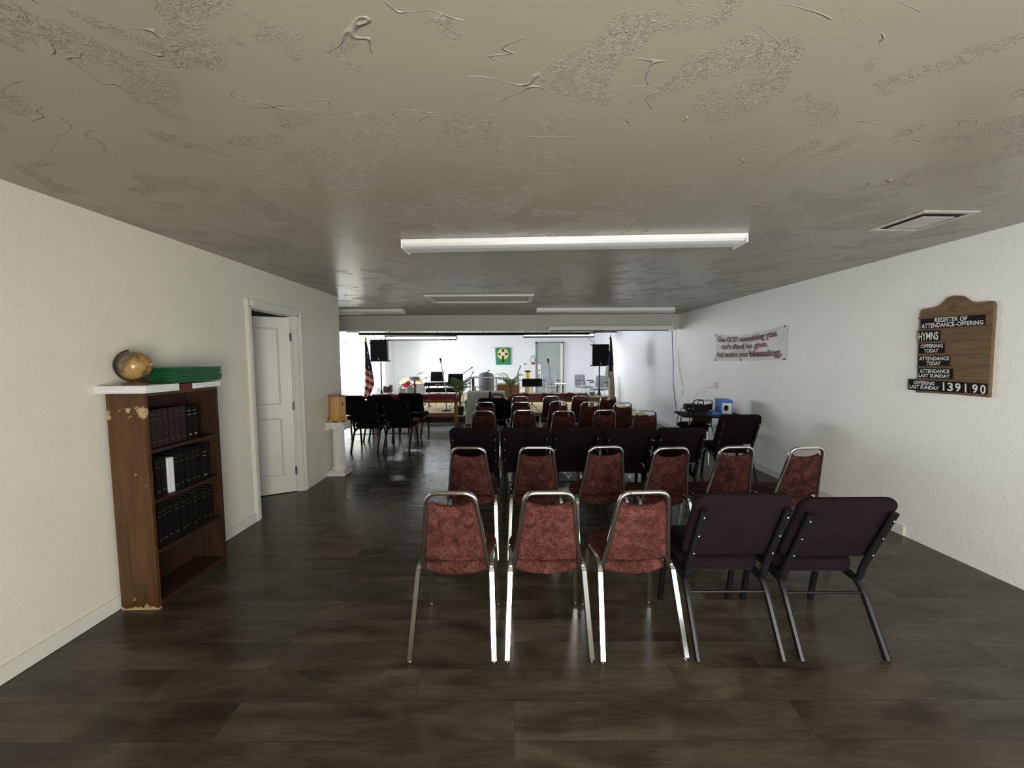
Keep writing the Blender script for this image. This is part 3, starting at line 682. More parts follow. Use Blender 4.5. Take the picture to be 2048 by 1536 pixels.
G2 = 'purple fabric chairs of the rows'
pc = church_chair('church_chair', 'plum fabric chair with black frame, right of the three maroon chairs in the nearest row', M_purple)
pc['group'] = G2; pc.location = (1.143, 1.818, 0); pc.rotation_euler.z = .0
dup(pc, (1.664, 1.818, 0), .0, 'plum fabric chair at the right end of the nearest row', G2).scale = (1, 1, .972)
for k, (x, y) in enumerate([(-.380, 3.64), (.122, 3.64), (.622, 3.65), (1.124, 3.60), (1.625, 3.60)]):
    dup(pc, (x, y, 0), random.uniform(-.008, .008), ords5[k].replace('maroon', 'purple')+' in the dark purple third row', G2)
dup(pc, (2.67, 4.40, 0), -.03, 'purple chair standing alone beside the table with the blue box', G2)
bc = church_chair('church_chair', 'near left black chair of the pair behind the white pedestal', M_blackfab)
G3 = 'black chairs at the left of the hall'
bc['group'] = G3; bc.location = (-2.44, 6.15, 0); bc.rotation_euler.z = .04
dup(bc, (-1.93, 6.2, 0), -.04, 'near right black chair of the front pair left of the aisle', G3)
dup(bc, (-2.99, 6.98, 0), 0, 'black chair partly hidden behind the wooden box, back row', G3)
dup(bc, (-2.46, 6.98, 0), .03, 'middle black chair of the back row, under the American flag', G3)
dup(bc, (-2.02, 7.38, 0), -.10, 'right black chair of the back row, nearest the red rail', G3)
dup(bc, (-.345, 6.38, 0), 0, 'black chair with a dark bag on top in front of the cloth table', 'black chair of the main rows')
# bag over that chair
t = thing('bag', 'black bag with loop handles hanging over the far black chair', 'bag', (-.26, 6.50, .845))
bt = MB(); bt.tube([(-.14, .03, .0), (-.13, .03, .075), (-.125, .03, .115)], .022, 10, taper=[.9, 1.1, .7]); bt.build('bottle', M_black, t)
bt = MB(); bt.tube(fillet([(-.10, .03, .0), (-.09, .03, .065), (.08, .03, .06), (.09, .03, .0)], .04), .012, 8); bt.build('handle', M_black, t)
bt = MB(); bt.pad(rrect(.34, .34, .08, 5), .09, .03, .02, basis((.06, .11, -.2), (1, 0, 0), (0, 0, 1))); bt.build('pouch', M_blackfab, t)
b = MB(); b.pad(rrect(.12, .16, .012, 3), .05, .006, .001, Matrix.Translation((0, 0, 0))); o = b.build('book', M_blackbk, loc=(1.03, 2.20, .451)); tag(o, 'thick black book lying on the left plum chair seat', 'book')

# ------------------------------------------------------------------ bookcase and what is in it
BC = thing('bookcase', 'worn walnut bookcase with three shelves against the left wall', 'bookcase', (-2.178, 2.236, 0), atan2(.014, .565)+pi/2)
# local x runs along the front (away from camera), local y points to the wall
BW, BD, BH = .575, .226, 1.315
T_ = .02
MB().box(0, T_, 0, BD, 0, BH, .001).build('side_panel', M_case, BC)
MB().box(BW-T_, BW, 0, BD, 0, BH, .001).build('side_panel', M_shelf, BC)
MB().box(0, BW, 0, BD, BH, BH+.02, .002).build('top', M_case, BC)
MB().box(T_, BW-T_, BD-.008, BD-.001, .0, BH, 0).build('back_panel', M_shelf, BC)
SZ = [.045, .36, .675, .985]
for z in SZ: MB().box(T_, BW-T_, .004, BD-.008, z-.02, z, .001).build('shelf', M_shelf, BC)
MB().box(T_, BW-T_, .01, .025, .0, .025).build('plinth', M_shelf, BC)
MBC = Matrix.Translation(BC.location) @ Matrix.Rotation(BC.rotation_euler.z, 4, 'Z')
def book(mat, w, d, h, bands=True, white=False):
    t = thing('book', 'x', 'book')
    b = MB(); b.box(0, w, 0, d, 0, .003); b.b.clear()
    b.box(0, .003, 0, d, 0, h).box(w-.003, w, 0, d, 0, h).box(0, w, 0, .004, 0, h, .001); b.build('cover', mat, t)
    MB().box(.003, w-.003, .004, d-.004, .004, h-.005).build('pages', M_pages if not white else M_paper, t)
    if bands:
        c = MB(); c.box(w*.15, w*.85, -.0008, .001, h*.74, h*.755).box(w*.15, w*.85, -.0008, .001, h*.86, h*.872).box(w*.25, w*.75, -.0008, .001, h*.12, h*.15); c.build('spine_band', M_gilt if bands == 2 else M_stem, t)
    return t
PM = {}
def addbook(kind, x, shelf, dy, label, group, h=None, lean=0):
    if kind not in PM:
        mt, w, d, hh, bd = {'maroon': (M_maroonbk, .043, .145, .235, 1), 'black': (M_blackbk, .042, .155, .245, 1), 'gold': (M_blackbk, .043, .16, .225, 2), 'white': (M_paper, .034, .155, .225, 0)}[kind]
        t = book(mt, w, d, hh, bd, kind == 'white'); PM[kind] = t; new = True
    else: t = PM[kind]; new = False
    loc = MBC @ Vector((x, dy, SZ[shelf]+.001)); rz = BC.rotation_euler.z
    if new: t.location = loc; t.rotation_euler = (0, 0, rz); t['label'] = label; t['group'] = group
    else: dup(t, loc, rz, label, group)
order = ['first', 'second', 'third', 'fourth', 'fifth', 'sixth', 'seventh', 'eighth', 'ninth', 'tenth', 'eleventh', 'twelfth']
for k in range(7): addbook('maroon', .028+k*.0450, 3, .05, order[k]+' maroon hymnal from the left on the top shelf', 'hymnals on the top shelf')
for k in range(2): addbook('gold', .345+k*.047, 3, .045, ('left' if k == 0 else 'right')+' of the two black gilt books on the top shelf', 'gilt books on the top shelf')
for k in range(11):
    x = .026+k*.0455; n = order[k]
    if k == 3: addbook('white', x+.004, 2, .03, 'white-spined book among the black books on the second shelf', 'books on the second shelf')
    elif k == 9: addbook('gold', x, 2, .03, 'black book with bright gilt spine near the right of the second shelf', 'books on the second shelf')
    else: addbook('black', x, 2, .035+random.uniform(0, .015), n+' black book from the left on the second shelf', 'books on the second shelf')
for k in range(11): addbook('black', .026+k*.0452, 1, .04+random.uniform(0, .02), order[k]+' black book from the left on the third shelf', 'books on the third shelf')
# stacks on top
ZT = BH+.021
def flat(name, mat, x0, x1, y0, y1, z, th, label, cat, group, rz=0):
    b = MB(); w, d = (x1-x0)/2, (y1-y0)/2; b.box(-w, w, -d, d, 0, th, .001)
    o = b.build(name, mat, loc=MBC @ Vector(((x0+x1)/2, (y0+y1)/2, z)), rz=BC.rotation_euler.z+rz); return tag(o, label, cat, group)
lev = ['bottom', 'second', 'third', 'fourth', 'fifth', 'sixth', 'seventh', 'eighth']
for k in range(5):
    flat('booklet', M_paper, -.025, .205, -.035, .262, ZT+k*.0088, .0082, ['bottom', 'second lowest', 'middle', 'second highest', 'topmost'][k]+' white booklet of the stack under the globe', 'booklet', 'white booklets on the bookcase', random.uniform(-.03, .03))
flat('book', M_redbk, .215, .350, .0, .2, ZT, .036, 'dark red book between two white stacks on the bookcase', 'book', None)
for k in range(4):
    flat('booklet', M_paper, .36, .60, -.01, .22, ZT+k*.009, .0084, ['bottom', 'second lowest', 'second highest', 'topmost'][k]+' white booklet of the right stack on the bookcase', 'booklet', 'white booklets right of the red book', random.uniform(-.02, .02))
for k in range(8):
    flat('songbook', M_green, .18+random.uniform(0, .02), .605+random.uniform(-.015, .01), -.02+random.uniform(0, .01), .215, ZT+.0455+k*.0125, .0115, ['bottom', 'second', 'third', 'fourth', 'fifth', 'sixth', 'seventh', 'topmost'][k]+' green folder of the stack on the bookcase, counted from below', 'folder', 'green folders on the bookcase', random.uniform(-.03, .02))
# globe
gl = thing('globe', 'antique-coloured desk globe on a dark stand atop the bookcase', 'globe', MBC @ Vector((.10, .14, ZT+.0455)), radians(72))
MB().lathe([(.062, 0), (.064, .006), (.05, .012), (.012, .018), (.008, .022), (.006, .026)], 24).tube([(.03, 0, .01), (.022, 0, .03)], .005, 6).build('base', M_brown, gl)
ct = Vector((0, 0, .116)); R_ = .086
s = MB(); sph = bmesh.new(); bmesh.ops.create_uvsphere(sph, u_segments=32, v_segments=18, radius=R_); s.add(sph, Matrix.Translation(ct) @ Matrix.Rotation(.5, 4, 'Y')); s.build('sphere', M_globe, gl)
arc = [ct+Vector((cos(a)*(R_+.009), -.0, sin(a)*(R_+.009))) for a in [radians(105+k*9.5) for k in range(21)]]
MB().tube(arc, .006, 6, ry=.012, up=(1, 0, 0)).build('meridian_arm', M_shelf, gl)

# ------------------------------------------------------------------ pedestal and offering box
px_, py_ = -2.315, 4.99
ped = thing('pedestal', 'white plaster fluted column pedestal by the left wall corner', 'pedestal', (px_, py_, 0))
b = MB()
for z0, z1, w in ((0, .055, .132), (.055, .075, .118)): b.box(-w, w, -w, w, z0, z1, .008)
b.lathe([(.108, .075), (.112, .09), (.108, .105), (.092, .125), (.090, .14)], 28); b.build('base', M_plaster, ped)
b = MB(); n = 72; rings = []
for z, r in ((.14, .088), (.16, .085), (.40, .082), (.60, .080), (.62, .083)):
    rings.append([b.b.verts.new((cos(2*pi*j/n)*(r-.007*abs(sin(9*2*pi*j/n))**.7), sin(2*pi*j/n)*(r-.007*abs(sin(9*2*pi*j/n))**.7), z)) for j in range(n)])
for A_, B_ in zip(rings, rings[1:]):
    for j in range(n): b._f([A_[j], A_[(j+1) % n], B_[(j+1) % n], B_[j]])
b.build('shaft', M_plaster, ped)
b = MB(); b.lathe([(.083, .62), (.095, .635), (.09, .65), (.10, .66)], 28); b.box(-.135, .135, -.135, .135, .70, .745, .008); b.box(-.10, .10, -.10, .10, .65, .70, .004)
for sx in (-1, 1):
    b.lathe([(.01, -.125), (.036, -.123), (.040, -.11), (.034, 0), (.040, .11), (.036, .123), (.01, .125)], 20, Matrix.Translation((sx*.108, 0, .668)) @ Matrix.Rotation(pi/2, 4, 'X'))
    for sy in (-1, 1): b.tube([(sx*.108+cos(a)*(.03-a*.0022), sy*.127, .668+sin(a)*(.03-a*.0022)) for a in [k*.5 for k in range(24)]], .0045, 6)
b.build('capital', M_plaster, ped); ped.scale = (.87, .87, .953)
bx = thing('offering_box', 'hexagonal honey-wood collection box on the white pedestal', 'box', (px_+.0, py_-.01, .7115), radians(8))
hexp = [(cos(radians(60*k))*.108, sin(radians(60*k))*.108) for k in range(6)]
b = MB(); b.prism(hexp, .31, Matrix.Translation((0, 0, .015))); b.build('body', M_pine, bx, flat=True)
b = MB(); b.prism([(x*1.06, y*1.06) for x, y in hexp], .018, Matrix.Translation((0, 0, .3255))); b.build('lid', M_rail, bx, flat=True)
b = MB()
for k in range(6):
    a = radians(60*k+30); M_ = Matrix.Rotation(a, 4, 'Z')
    n = 8; pts = [(-.062, 0), (-.035, 0)]+[(-.035*cos(pi*j/n), .03*sin(pi*j/n)) for j in range(1, n)]+[(.035, 0), (.062, 0), (.062, .05), (-.062, .05)]
    b.prism(pts, .012, M_ @ basis((.096, 0, 0), (0, 1, 0), (0, 0, 1)))
b.build('foot_band', M_pine, bx, flat=True)
b = MB()
for k in (3, 4, 5):
    a = radians(60*k+30)
    for s_ in (-.03, .03): b.lathe([(.005, 0), (.005, .004)], 8, Matrix.Rotation(a, 4, 'Z') @ Matrix.Translation((.109, s_, .038)) @ Matrix.Rotation(pi/2, 4, 'Y'))
b.build('screw', M_black, bx)
b = MB(); b.box(-.004, .004, -.006, .006, -.022, .022, .002); ob = b.build('latch', M_black, bx); ob.location = Vector((cos(radians(-30))*.096, sin(radians(-30))*.096, .235)); ob.rotation_euler.z = radians(-30)

# ------------------------------------------------------------------ corner table, projector, blue box, stool
TZ = .70
tb = thing('side_table', 'small black table with thin top against the right wall', 'table', (2.86, 5.52, 0), radians(-8))
MB().box(-.42, .42, -.26, .26, TZ-.02, TZ, .004).build('table_top', M_black, tb)
for sx in (-1, 1):
    for sy in (-1, 1): MB().tube([(sx*.32, sy*.20, TZ-.02), (sx*.36, sy*.22, 0)], .012, 8).build('leg', M_chrome, tb)
pj = thing('projector', 'black data projector on the left of the small black table', 'projector', (2.63, 5.47, TZ+.001), radians(-14))
MB().box(-.13, .13, -.12, .12, .05, .15, .022).box(-.135, -.06, -.123, .123, .06, .145, .01).build('body', M_black, pj)
b = MB(); b.lathe([(.035, 0), (.04, .012), (.034, .022), (.03, .018)], 18, Matrix.Translation((-.05, -.118, .10)) @ Matrix.Rotation(pi/2, 4, 'X')); b.build('lens', M_blackmet, pj)
b = MB(); b.lathe([(.006, 0), (.006, .006)], 8, Matrix.Translation((-.105, -.122, .105)) @ Matrix.Rotation(pi/2, 4, 'X')); b.build('button', M_bolt, pj)
for sx in (-1, 1): MB().tube([(sx*.1, -.09, 0), (sx*.1, -.09, .052)], .012, 8).build('foot', M_black, pj)
MB().lathe([(.02, 0), (.015, .05)], 8, Matrix.Translation((0, .09, 0))).build('foot', M_black, pj)
MB().tube(fillet([(-.02, .05, .145), (.01, .05, .21), (.12, .05, .21), (.125, .05, .14)], .03), .008, 8).build('carry_handle', M_blackmet, pj)
tag(MB().tube([Vector(p) for p in [(2.50, 5.48, .80), (2.43, 5.46, .79), (2.38, 5.42, .72), (2.345, 5.40, .62), (2.35, 5.40, .5), (2.42, 5.42, .38)]], .005, 6).build('projector_cable', M_black), 'black cable looping from the projector over the table end', 'cable')
bb_ = thing('product_box', 'bright blue cardboard box with photo panel on the small black table', 'box', (2.93, 5.36, TZ+.001), radians(-14))
MB().box(-.03, .13, -.12, .14, 0, .235, .003).build('carton', M_blue, bb_)
MB().box(.0, .12, -.1225, -.1205, .045, .195, .0005).build('photo_panel', M_white, bb_)
b = MB(); b.lathe([(.030, 0), (.030, .001)], 20, Matrix.Translation((.05, -.1228, .125)) @ Matrix.Diagonal((1, 1, 1.3, 1)) @ Matrix.Rotation(pi/2, 4, 'X')); b.build('photo', M_black, bb_)
MB().box(-.135, -.03, -.13, .05, 0, .075, .003).build('flap', M_blue, bb_)
bq = MB()
for k in range(7): bq.box(-.122+k*.0125, -.113+k*.0125, -.1315, -.1302, .042, .054)
bq.build('print_strip', M_white, bb_)
st = thing('stool', 'black padded seat on bent chrome legs under the small black table', 'stool', (2.62, 5.50, 0), radians(-6))
MB().pad(rrect(.36, .34, .07, 5), .07, .025, .01, Matrix.Translation((0, 0, .50))).build('seat', M_blackfab, st)
for s_ in (-1, 1):
    MB().tube(fillet([(s_*.17, -.18, 0), (s_*.17, -.12, .50), (s_*.17, .12, .50), (s_*.17, .18, 0)], .07), .011, 8).build('leg_frame', M_chrome, st)

# ------------------------------------------------------------------ stage platform
YS = 9.24
pl = MB(); pl.box(-5.2, 3.3, YS, 14.39, .0, .12, .01); pl.box(-4.8, 3.3, 14.39, 15.58, 0, .12, .01)
o = pl.build('trim_stage_platform', M_carpet); struct(o)
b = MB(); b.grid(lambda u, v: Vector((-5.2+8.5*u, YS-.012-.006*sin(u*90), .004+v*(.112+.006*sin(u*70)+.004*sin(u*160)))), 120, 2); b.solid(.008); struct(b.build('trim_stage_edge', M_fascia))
# kneeling rails
def rail(x0, x1, y, cx0, cx1, label, glabel):
    t = thing('altar_rail', label, 'altar rail', (x0, y, 0), 0, 'kneeling rails before the stage'); w = x1-x0
    MB().box(0, w, -.13, .13, .575, .615, .004).box(.02, w-.02, -.11, -.085, .50, .58, .003).box(.02, w-.02, .085, .11, .50, .58, .003).build('top_board', M_rail, t)
    for x in (.05, w-.05, w/2):
        for yy in (-.09, .09): MB().box(x-.03, x+.03, yy-.025, yy+.025, 0, .575, .004).build('leg', M_rail, t)
    MB().box(.08, w-.08, -.10, .10, .17, .26, .01).build('lower_board', M_rail, t)
    # satin cover draped on top
    def f(u, v):
        X = cx0-x0+(cx1-cx0)*u; a = -1+2*v
        yy = a*.155; z = .655+.055*(1-abs(a)**3)+.010*sin(u*23)*cos(v*6)+.006*sin(u*57+v*4)
        if abs(a) > .82: z -= (abs(a)-.82)*.45; yy = math.copysign(.15, a)
        if u < .02 or u > .98: z -= .06
        return Vector((X, yy, z))
    c = MB(); c.grid(f, 80, 14); c.solid(.01); o = c.build('satin_cover', M_redcl, loc=(x0, y, 0)); tag(o, glabel, 'cloth', 'satin covers on the kneeling rails')
    return t
rail(-3.30, -1.29, 8.93, -3.32, -1.27, 'wooden kneeling rail left of the cloth table', 'crimson satin cover on the left kneeling rail')
rail(-.02, 2.22, 8.93, -.08, 1.78, 'wooden kneeling rail right of the cloth table', 'crimson satin cover on the right kneeling rail')
# cloth table
ctb = thing('communion_table', 'table hidden under a white floor-length cloth between the red rails', 'table', (-.62, 8.95, 0))
MB().box(-.40, .40, -.20, .20, .72, .745).build('table_top', M_brown, ctb)
for sx in (-1, 1):
    for sy in (-1, 1): MB().box(sx*.36-.02, sx*.36+.02, sy*.17-.02, sy*.17+.02, 0, .72).build('leg', M_brown, ctb)
def cl(u, v):
    a = 2*pi*u; hw, hd = .425, .215
    c_, s_ = cos(a), sin(a); k = 1/max(abs(c_), abs(s_)); x, y = c_*k, s_*k
    if v < .2: q = v/.2; return Vector((x*hw*q, y*hd*q, .752))
    q = (v-.2)/.8; corner = (abs(x)*abs(y))**3
    fl = 1+q*.10*(1+.6*corner)+.018*q*sin(a*14)
    return Vector((x*hw*fl, y*hd*(fl+.05*q), .752-.735*q))
b = MB(); b.grid(cl, 96, 20, close_u=True); bmesh.ops.remove_doubles(b.b, verts=b.b.verts[:], dist=.0005); o = b.build('tablecloth', M_cloth, loc=(-.62, 8.95, 0)); tag(o, 'white floor-length cloth draped over the table between the rails', 'tablecloth')

# speakers on stands
def speaker(pc_, Y, label, lab2, side):
    c_ = at(*pc_, Y); w, h = .21, .27
    t = thing('speaker', label, 'speaker', (c_.x, Y, c_.z-h), 0, 'loudspeakers by the flags')
    b = MB(); b.prism([(-w, -.14), (w, -.14), (w*.72, .16), (-w*.72, .16)], 2*h-.02, Matrix.Translation((0, 0, .02))); b.box(-w*.95, w*.95, -.155, -.13, .03, 2*h-.01, .008); b.build('cabinet', M_black, t)
    b = MB(); b.box(-w, w, -.14, .14, 2*h-.01, 2*h+.012, .006).box(-w, w, -.14, .14, -.0, .03, .006); b.build('end_moulding', M_black, t)
    b = MB(); b.lathe([(.018, 0), (.018, .004)], 12, Matrix.Translation((0, -.156, .07)) @ Matrix.Rotation(pi/2, 4, 'X')); b.build('badge', M_ltgrey, t)
    s_ = thing('speaker_stand', lab2, 'stand', (c_.x, Y, .12), 0, 'speaker stands on the stage'); top = c_.z-h-.125
    MB().tube([(0, 0, .25), (0, 0, top)], .018, 10).build('pole', M_blackmet, s_)
    MB().tube([(0, 0, .45), (0, 0, .62)], .028, 10).build('collar', M_blackmet, s_)
    for k in range(3):
        a = 2*pi*k/3+.4; MB().tube([(cos(a)*.02, sin(a)*.02, .52), (cos(a)*.36, sin(a)*.36, .012)], .011, 8).tube([(0, 0, .28), (cos(a)*.19, sin(a)*.19, .26)], .007, 6).build('leg', M_blackmet, s_)
speaker((761, 702), 9.75, 'black loudspeaker on a pole beside the American flag', 'black tripod stand under the left loudspeaker', -1)
speaker((1199, 711), 9.75, 'black loudspeaker on a pole beside the white flag', 'black tripod stand under the right loudspeaker', 1)
tag(MB().tube([at(742, 668, 9.75), at(749, 675, 9.75), at(753, 677, 9.75), at(758, 674, 9.75), at(761, 678.5, 9.7), at(766, 674, 9.75), at(762, 679, 9.7)], .008, 6).build('speaker_cable', M_grey), 'curled grey cable above the left loudspeaker', 'cable')
tag(MB().tube([at(1170, 669, 9.75), at(1190, 688, 9.75)], .006, 6).build('speaker_cable', M_grey), 'straight cable running down to the right loudspeaker', 'cable')

# flags
def flag(name, label, Y, pole_px, outline, matfn, mats, ptop):
    """outline: list of (py, px_left, px_right)"""
    base_ = at(pole_px[0][0], pole_px[0][1], Y); topp = at(pole_px[1][0], pole_px[1][1], Y)
    t = thing(name, label, 'flag', (base_.x, Y, .12))
    off = Vector((-base_.x, -Y, -.12))
    p0 = Vector((base_.x, Y, .15))
    MB().tube([p0+off, topp+off], .014, 8).build('pole', M_brown, t)
    MB().lathe([(.02, 0), (.018, .02), (.03, .05), (.012, .09), (.002, .16)], 12, Matrix.Translation(topp+off)).build('finial', M_black if name == 'church_flag' else M_brass, t)
    MB().lathe([(.16, 0), (.16, .02), (.06, .05), (.03, .12)], 20).build('floor_base', M_brass, t)
    def f(u, v):
        k = v*(len(outline)-1); i = min(int(k), len(outline)-2); q = k-i; a, c = outline[i], outline[i+1]
        py = a[0]+(c[0]-a[0])*q; xl = a[1]+(c[1]-a[1])*q; xr = a[2]+(c[2]-a[2])*q
        p = at(xl+(xr-xl)*u, py, Y); w = (xr-xl)*Y/F
        p.y += .35*w*sin(u*2*pi*2.5+v*1.5)*.5-.03
        return p+off
    b = MB(); b.grid(f, 30, 110, matfn); b.solid(.006); b.build('cloth', mats, t)
    return t
def usmat(u, v):
    if v < .40+.12*u:
        return 1 if (int(u*9)*7+int(v*40)*5) % 11 == 0 and u > .35 and v > .15 else 2
    return 0 if int((v*13-u*1.5+6.4)) % 2 == 0 else 1
flag('american_flag', 'American flag draped on a pole at the left of the stage', 9.45, ((738, 800), (731.5, 683)),
     [(682, 730, 734), (700, 730.5, 738), (720, 730.5, 742), (740, 730, 746), (755, 729.5, 749), (768, 729, 751), (780, 728.5, 746), (798, 728, 740)], usmat, [M_flagred, M_flagwh, M_flagbl], 0)
def chmat(u, v): return 1 if v < .38 or (v < .48 and .5 < u < .95) else 0
flag('church_flag', 'white draped flag with a dark blue top corner, right of the stage', 9.45, ((1223, 800), (1221, 681)),
     [(679, 1219, 1223), (700, 1218.5, 1224.5), (715, 1216, 1225.5), (730, 1213, 1226), (745, 1210.5, 1226), (752, 1211, 1226.5), (756, 1216, 1227), (780, 1216.5, 1228.5), (800, 1217, 1229)], chmat, [M_cream, M_navy], 0)

# ------------------------------------------------------------------ far wall things
o = panel_door(.87, 2.06, True).build('door_2', M_fdoor, loc=(-6.27, 14.375, .0)); struct(o)
b = MB()
for q in ((-6.33, -6.28, 0, 2.13), (-5.39, -5.34, 0, 2.13), (-6.33, -5.34, 2.08, 2.13)): b.box(q[0], q[1], 14.35, 14.399, q[2], q[3], .004)
struct(b.build('trim_2', M_wf))
A, B = at(1071, 684, 15.56), at(1128, 684, 15.56)
b = MB(); b.box(A.x, A.x+.06, 15.53, 15.60, .12, A.z).box(B.x-.05, B.x, 15.53, 15.60, .12, A.z).box(A.x, B.x, 15.53, 15.60, A.z-.06, A.z); struct(b.build('trim_3', M_gframe))
b = MB(); b.box(A.x+.08, B.x-.15, 15.55, 15.595, .125, A.z-.09, .003); d3 = b.build('door_3', M_gdoor); struct(d3)
b = MB(); b.box(B.x-.15, B.x-.05, 15.56, 15.598, .12, A.z-.06); struct(b.build('trim_4', M_fdoor))
P0, P1 = at(1075.5, 729, 15.54), at(1082, 748, 15.54)
b = MB(); b.box(P0.x, P1.x, 15.53, 15.549, P1.z, P0.z, .003); dp = b.build('lock_plate', M_white, d3)
p = at(1078.5, 740.5, 15.52); b = MB(); b.lathe([(.03, 0), (.03, .02), (.02, .03)], 12, Matrix.Translation(p) @ Matrix.Rotation(pi/2, 4, 'X')); b.build('lock', M_black, d3)
# banner with cross and dove
Yb = 15.57; q = lambda x, y, dy=0: at(980+x/20.48, 680+y/20.48, Yb-dy)
t = thing('wall_hanging', 'green banner with brown cross on a yellow disc on the far wall', 'banner', (0, 0, 0))
MB().tube([q(20, 318), q(990, 292)], .008, 6).build('rod', M_ltgrey, t)
b = MB(); f_ = quad(q(212, 320, .01), q(858, 300, .01), q(858, 1015, .01), q(252, 1015, .01)); b.grid(lambda u, v: f_(u, v)+Vector((0, -.006*sin(u*12), 0)), 30, 6); b.solid(.004); b.build('cloth', M_bgreen, t)
def disc(cx, cy, r, y, mat, name, n=32, sy=1):
    b = MB(); vs = [b.b.verts.new(q(cx+cos(2*pi*k/n)*r, cy+sin(2*pi*k/n)*r*sy, y)) for k in range(n)]; vb = [b.b.verts.new(v.co+Vector((0, .003, 0))) for v in vs]
    b._f(vs); b._f(vb[::-1])
    for j in range(n): b._f([vs[j], vs[(j+1) % n], vb[(j+1) % n], vb[j]])
    return b.build(name, mat, t, flat=True)
def poly(pts, y, mat, name):
    b = MB(); vs = [b.b.verts.new(q(a, c, y)) for a, c in pts]; vb = [b.b.verts.new(v.co+Vector((0, .003, 0))) for v in vs]; n = len(vs)
    b._f(vs); b._f(vb[::-1])
    for j in range(n): b._f([vs[j], vs[(j+1) % n], vb[(j+1) % n], vb[j]])
    return b.build(name, mat, t, flat=True)
disc(532, 575, 225, .024, M_byellow, 'disc')
poly([(488, 372), (578, 372), (575, 535), (728, 535), (728, 618), (575, 618), (572, 922), (490, 922), (492, 625), (340, 625), (338, 540), (490, 540)], .03, M_bbrown, 'cross')
poly([(415, 585), (480, 540), (505, 500), (548, 478), (560, 520), (600, 515), (618, 525), (600, 590), (560, 640), (530, 648), (490, 620), (450, 600)], .036, M_bwhite, 'dove')
# extinguisher
p = at(1066, 721, 15.5); t = thing('fire_extinguisher', 'red fire extinguisher with white label hung left of the grey door', 'fire extinguisher', (p.x, 15.5, p.z-.16))
MB().lathe([(.05, 0), (.062, .02), (.062, .10)], 16).build('cylinder', M_exred, t)
MB().lathe([(.0625, .10), (.0625, .24), (.05, .28), (.02, .30)], 16).build('label_band', M_white, t)
MB().box(-.02, .02, -.02, .02, .30, .34).tube([(0, 0, .34), (.06, 0, .37)], .008, 6).tube([(-.02, 0, .32), (-.07, 0, .30), (-.085, 0, .2), (-.07, -.01, .08)], .008, 6).build('valve', M_black, t)
MB().box(-.03, .03, .05, .099, .12, .2).build('bracket', M_black, t)
p = at(1050, 728, 15.58); b = MB(); b.box(-.05, .05, -.01, .02, -.03, .03, .004); o = b.build('thermostat', M_grey, loc=(p.x, 15.579, p.z)); tag(o, 'small grey thermostat on the far wall left of the extinguisher', 'thermostat')

# ------------------------------------------------------------------ things on the stage
ZS = .121
def musicstand(px, py, Y, w, h, label, tilt=.35, z0=ZS):
    c_ = at(px, py, Y); t = thing('music_stand', label, 'music stand', (c_.x, Y, z0), 0, 'black music stands on the stage'); z = c_.z-z0
    M_ = basis((0, 0, z), (1, 0, 0), (0, tilt, 1)); MB().box(-w/2, w/2, -h/2, h/2, 0, .008, .002, M_).box(-w/2, w/2, -h/2, -h/2+.01, -.04, .008, 0, M_).build('desk', M_black, t)
    MB().tube([(0, .01, .25), (0, .01, z)], .011, 8).build('pole', M_blackmet, t)
    for k in range(3):
        a = 2*pi*k/3+.5; MB().tube([(0, 0, .27), (cos(a)*.25, sin(a)*.25, .01)], .009, 6).build('leg', M_blackmet, t)
musicstand(874.5, 753, 11.75, .40, .30, 'black music stand above the keyboard, left of the palm')
musicstand(911, 760, 10.8, .42, .36, 'black music stand behind the left palm')
musicstand(1064, 765, 9.55, .50, .20, 'wide black music stand behind the right kneeling rail')
def micstand(base_px, top_px, Y, label, mat, r=.010):
    a, b_ = at(*base_px, Y), at(*top_px, Y); t = thing('microphone_stand', label, 'microphone stand', (a.x, Y, ZS))
    o_ = Vector((-a.x, -Y, -ZS)); MB().lathe([(.13, 0), (.13, .012), (.02, .03)], 16).build('foot', M_black, t)
    mid = Vector((a.x, Y, a.z)); MB().tube([Vector((a.x, Y, ZS+.02))+o_, mid+o_], .012, 8).build('pole', M_blackmet, t)
    d = (b_-mid); MB().tube([mid+o_, mid+d*.88+o_], r, 8).build('boom', mat, t)
    MB().tube([mid+d*.86+o_, mid+d*.95+o_, mid+d+o_, b_+d*.04+o_], .017, 8, taper=[.7, 1, 1.7, 1.2]).build('microphone', M_black, t)
micstand((892, 784), (881, 719), 10.2, 'pale microphone boom rising left of the left palm', M_ltgrey, .013)
micstand((1104, 784), (1096, 720), 10.4, 'pale microphone boom in front of the grey door', M_ltgrey, .014)
micstand((1036, 745), (1041, 732), 10.2, 'black microphone stand behind the right palm', M_blackmet)
micstand((940, 757), (946, 744), 11.5, 'black microphone stand beside the grey chair back', M_blackmet)
micstand((925, 748), (944, 735), 12.0, 'black boom microphone stand right of the left palm', M_blackmet)
micstand((963, 752), (978, 741), 12.8, 'black boom microphone stand behind the grey chair', M_blackmet)

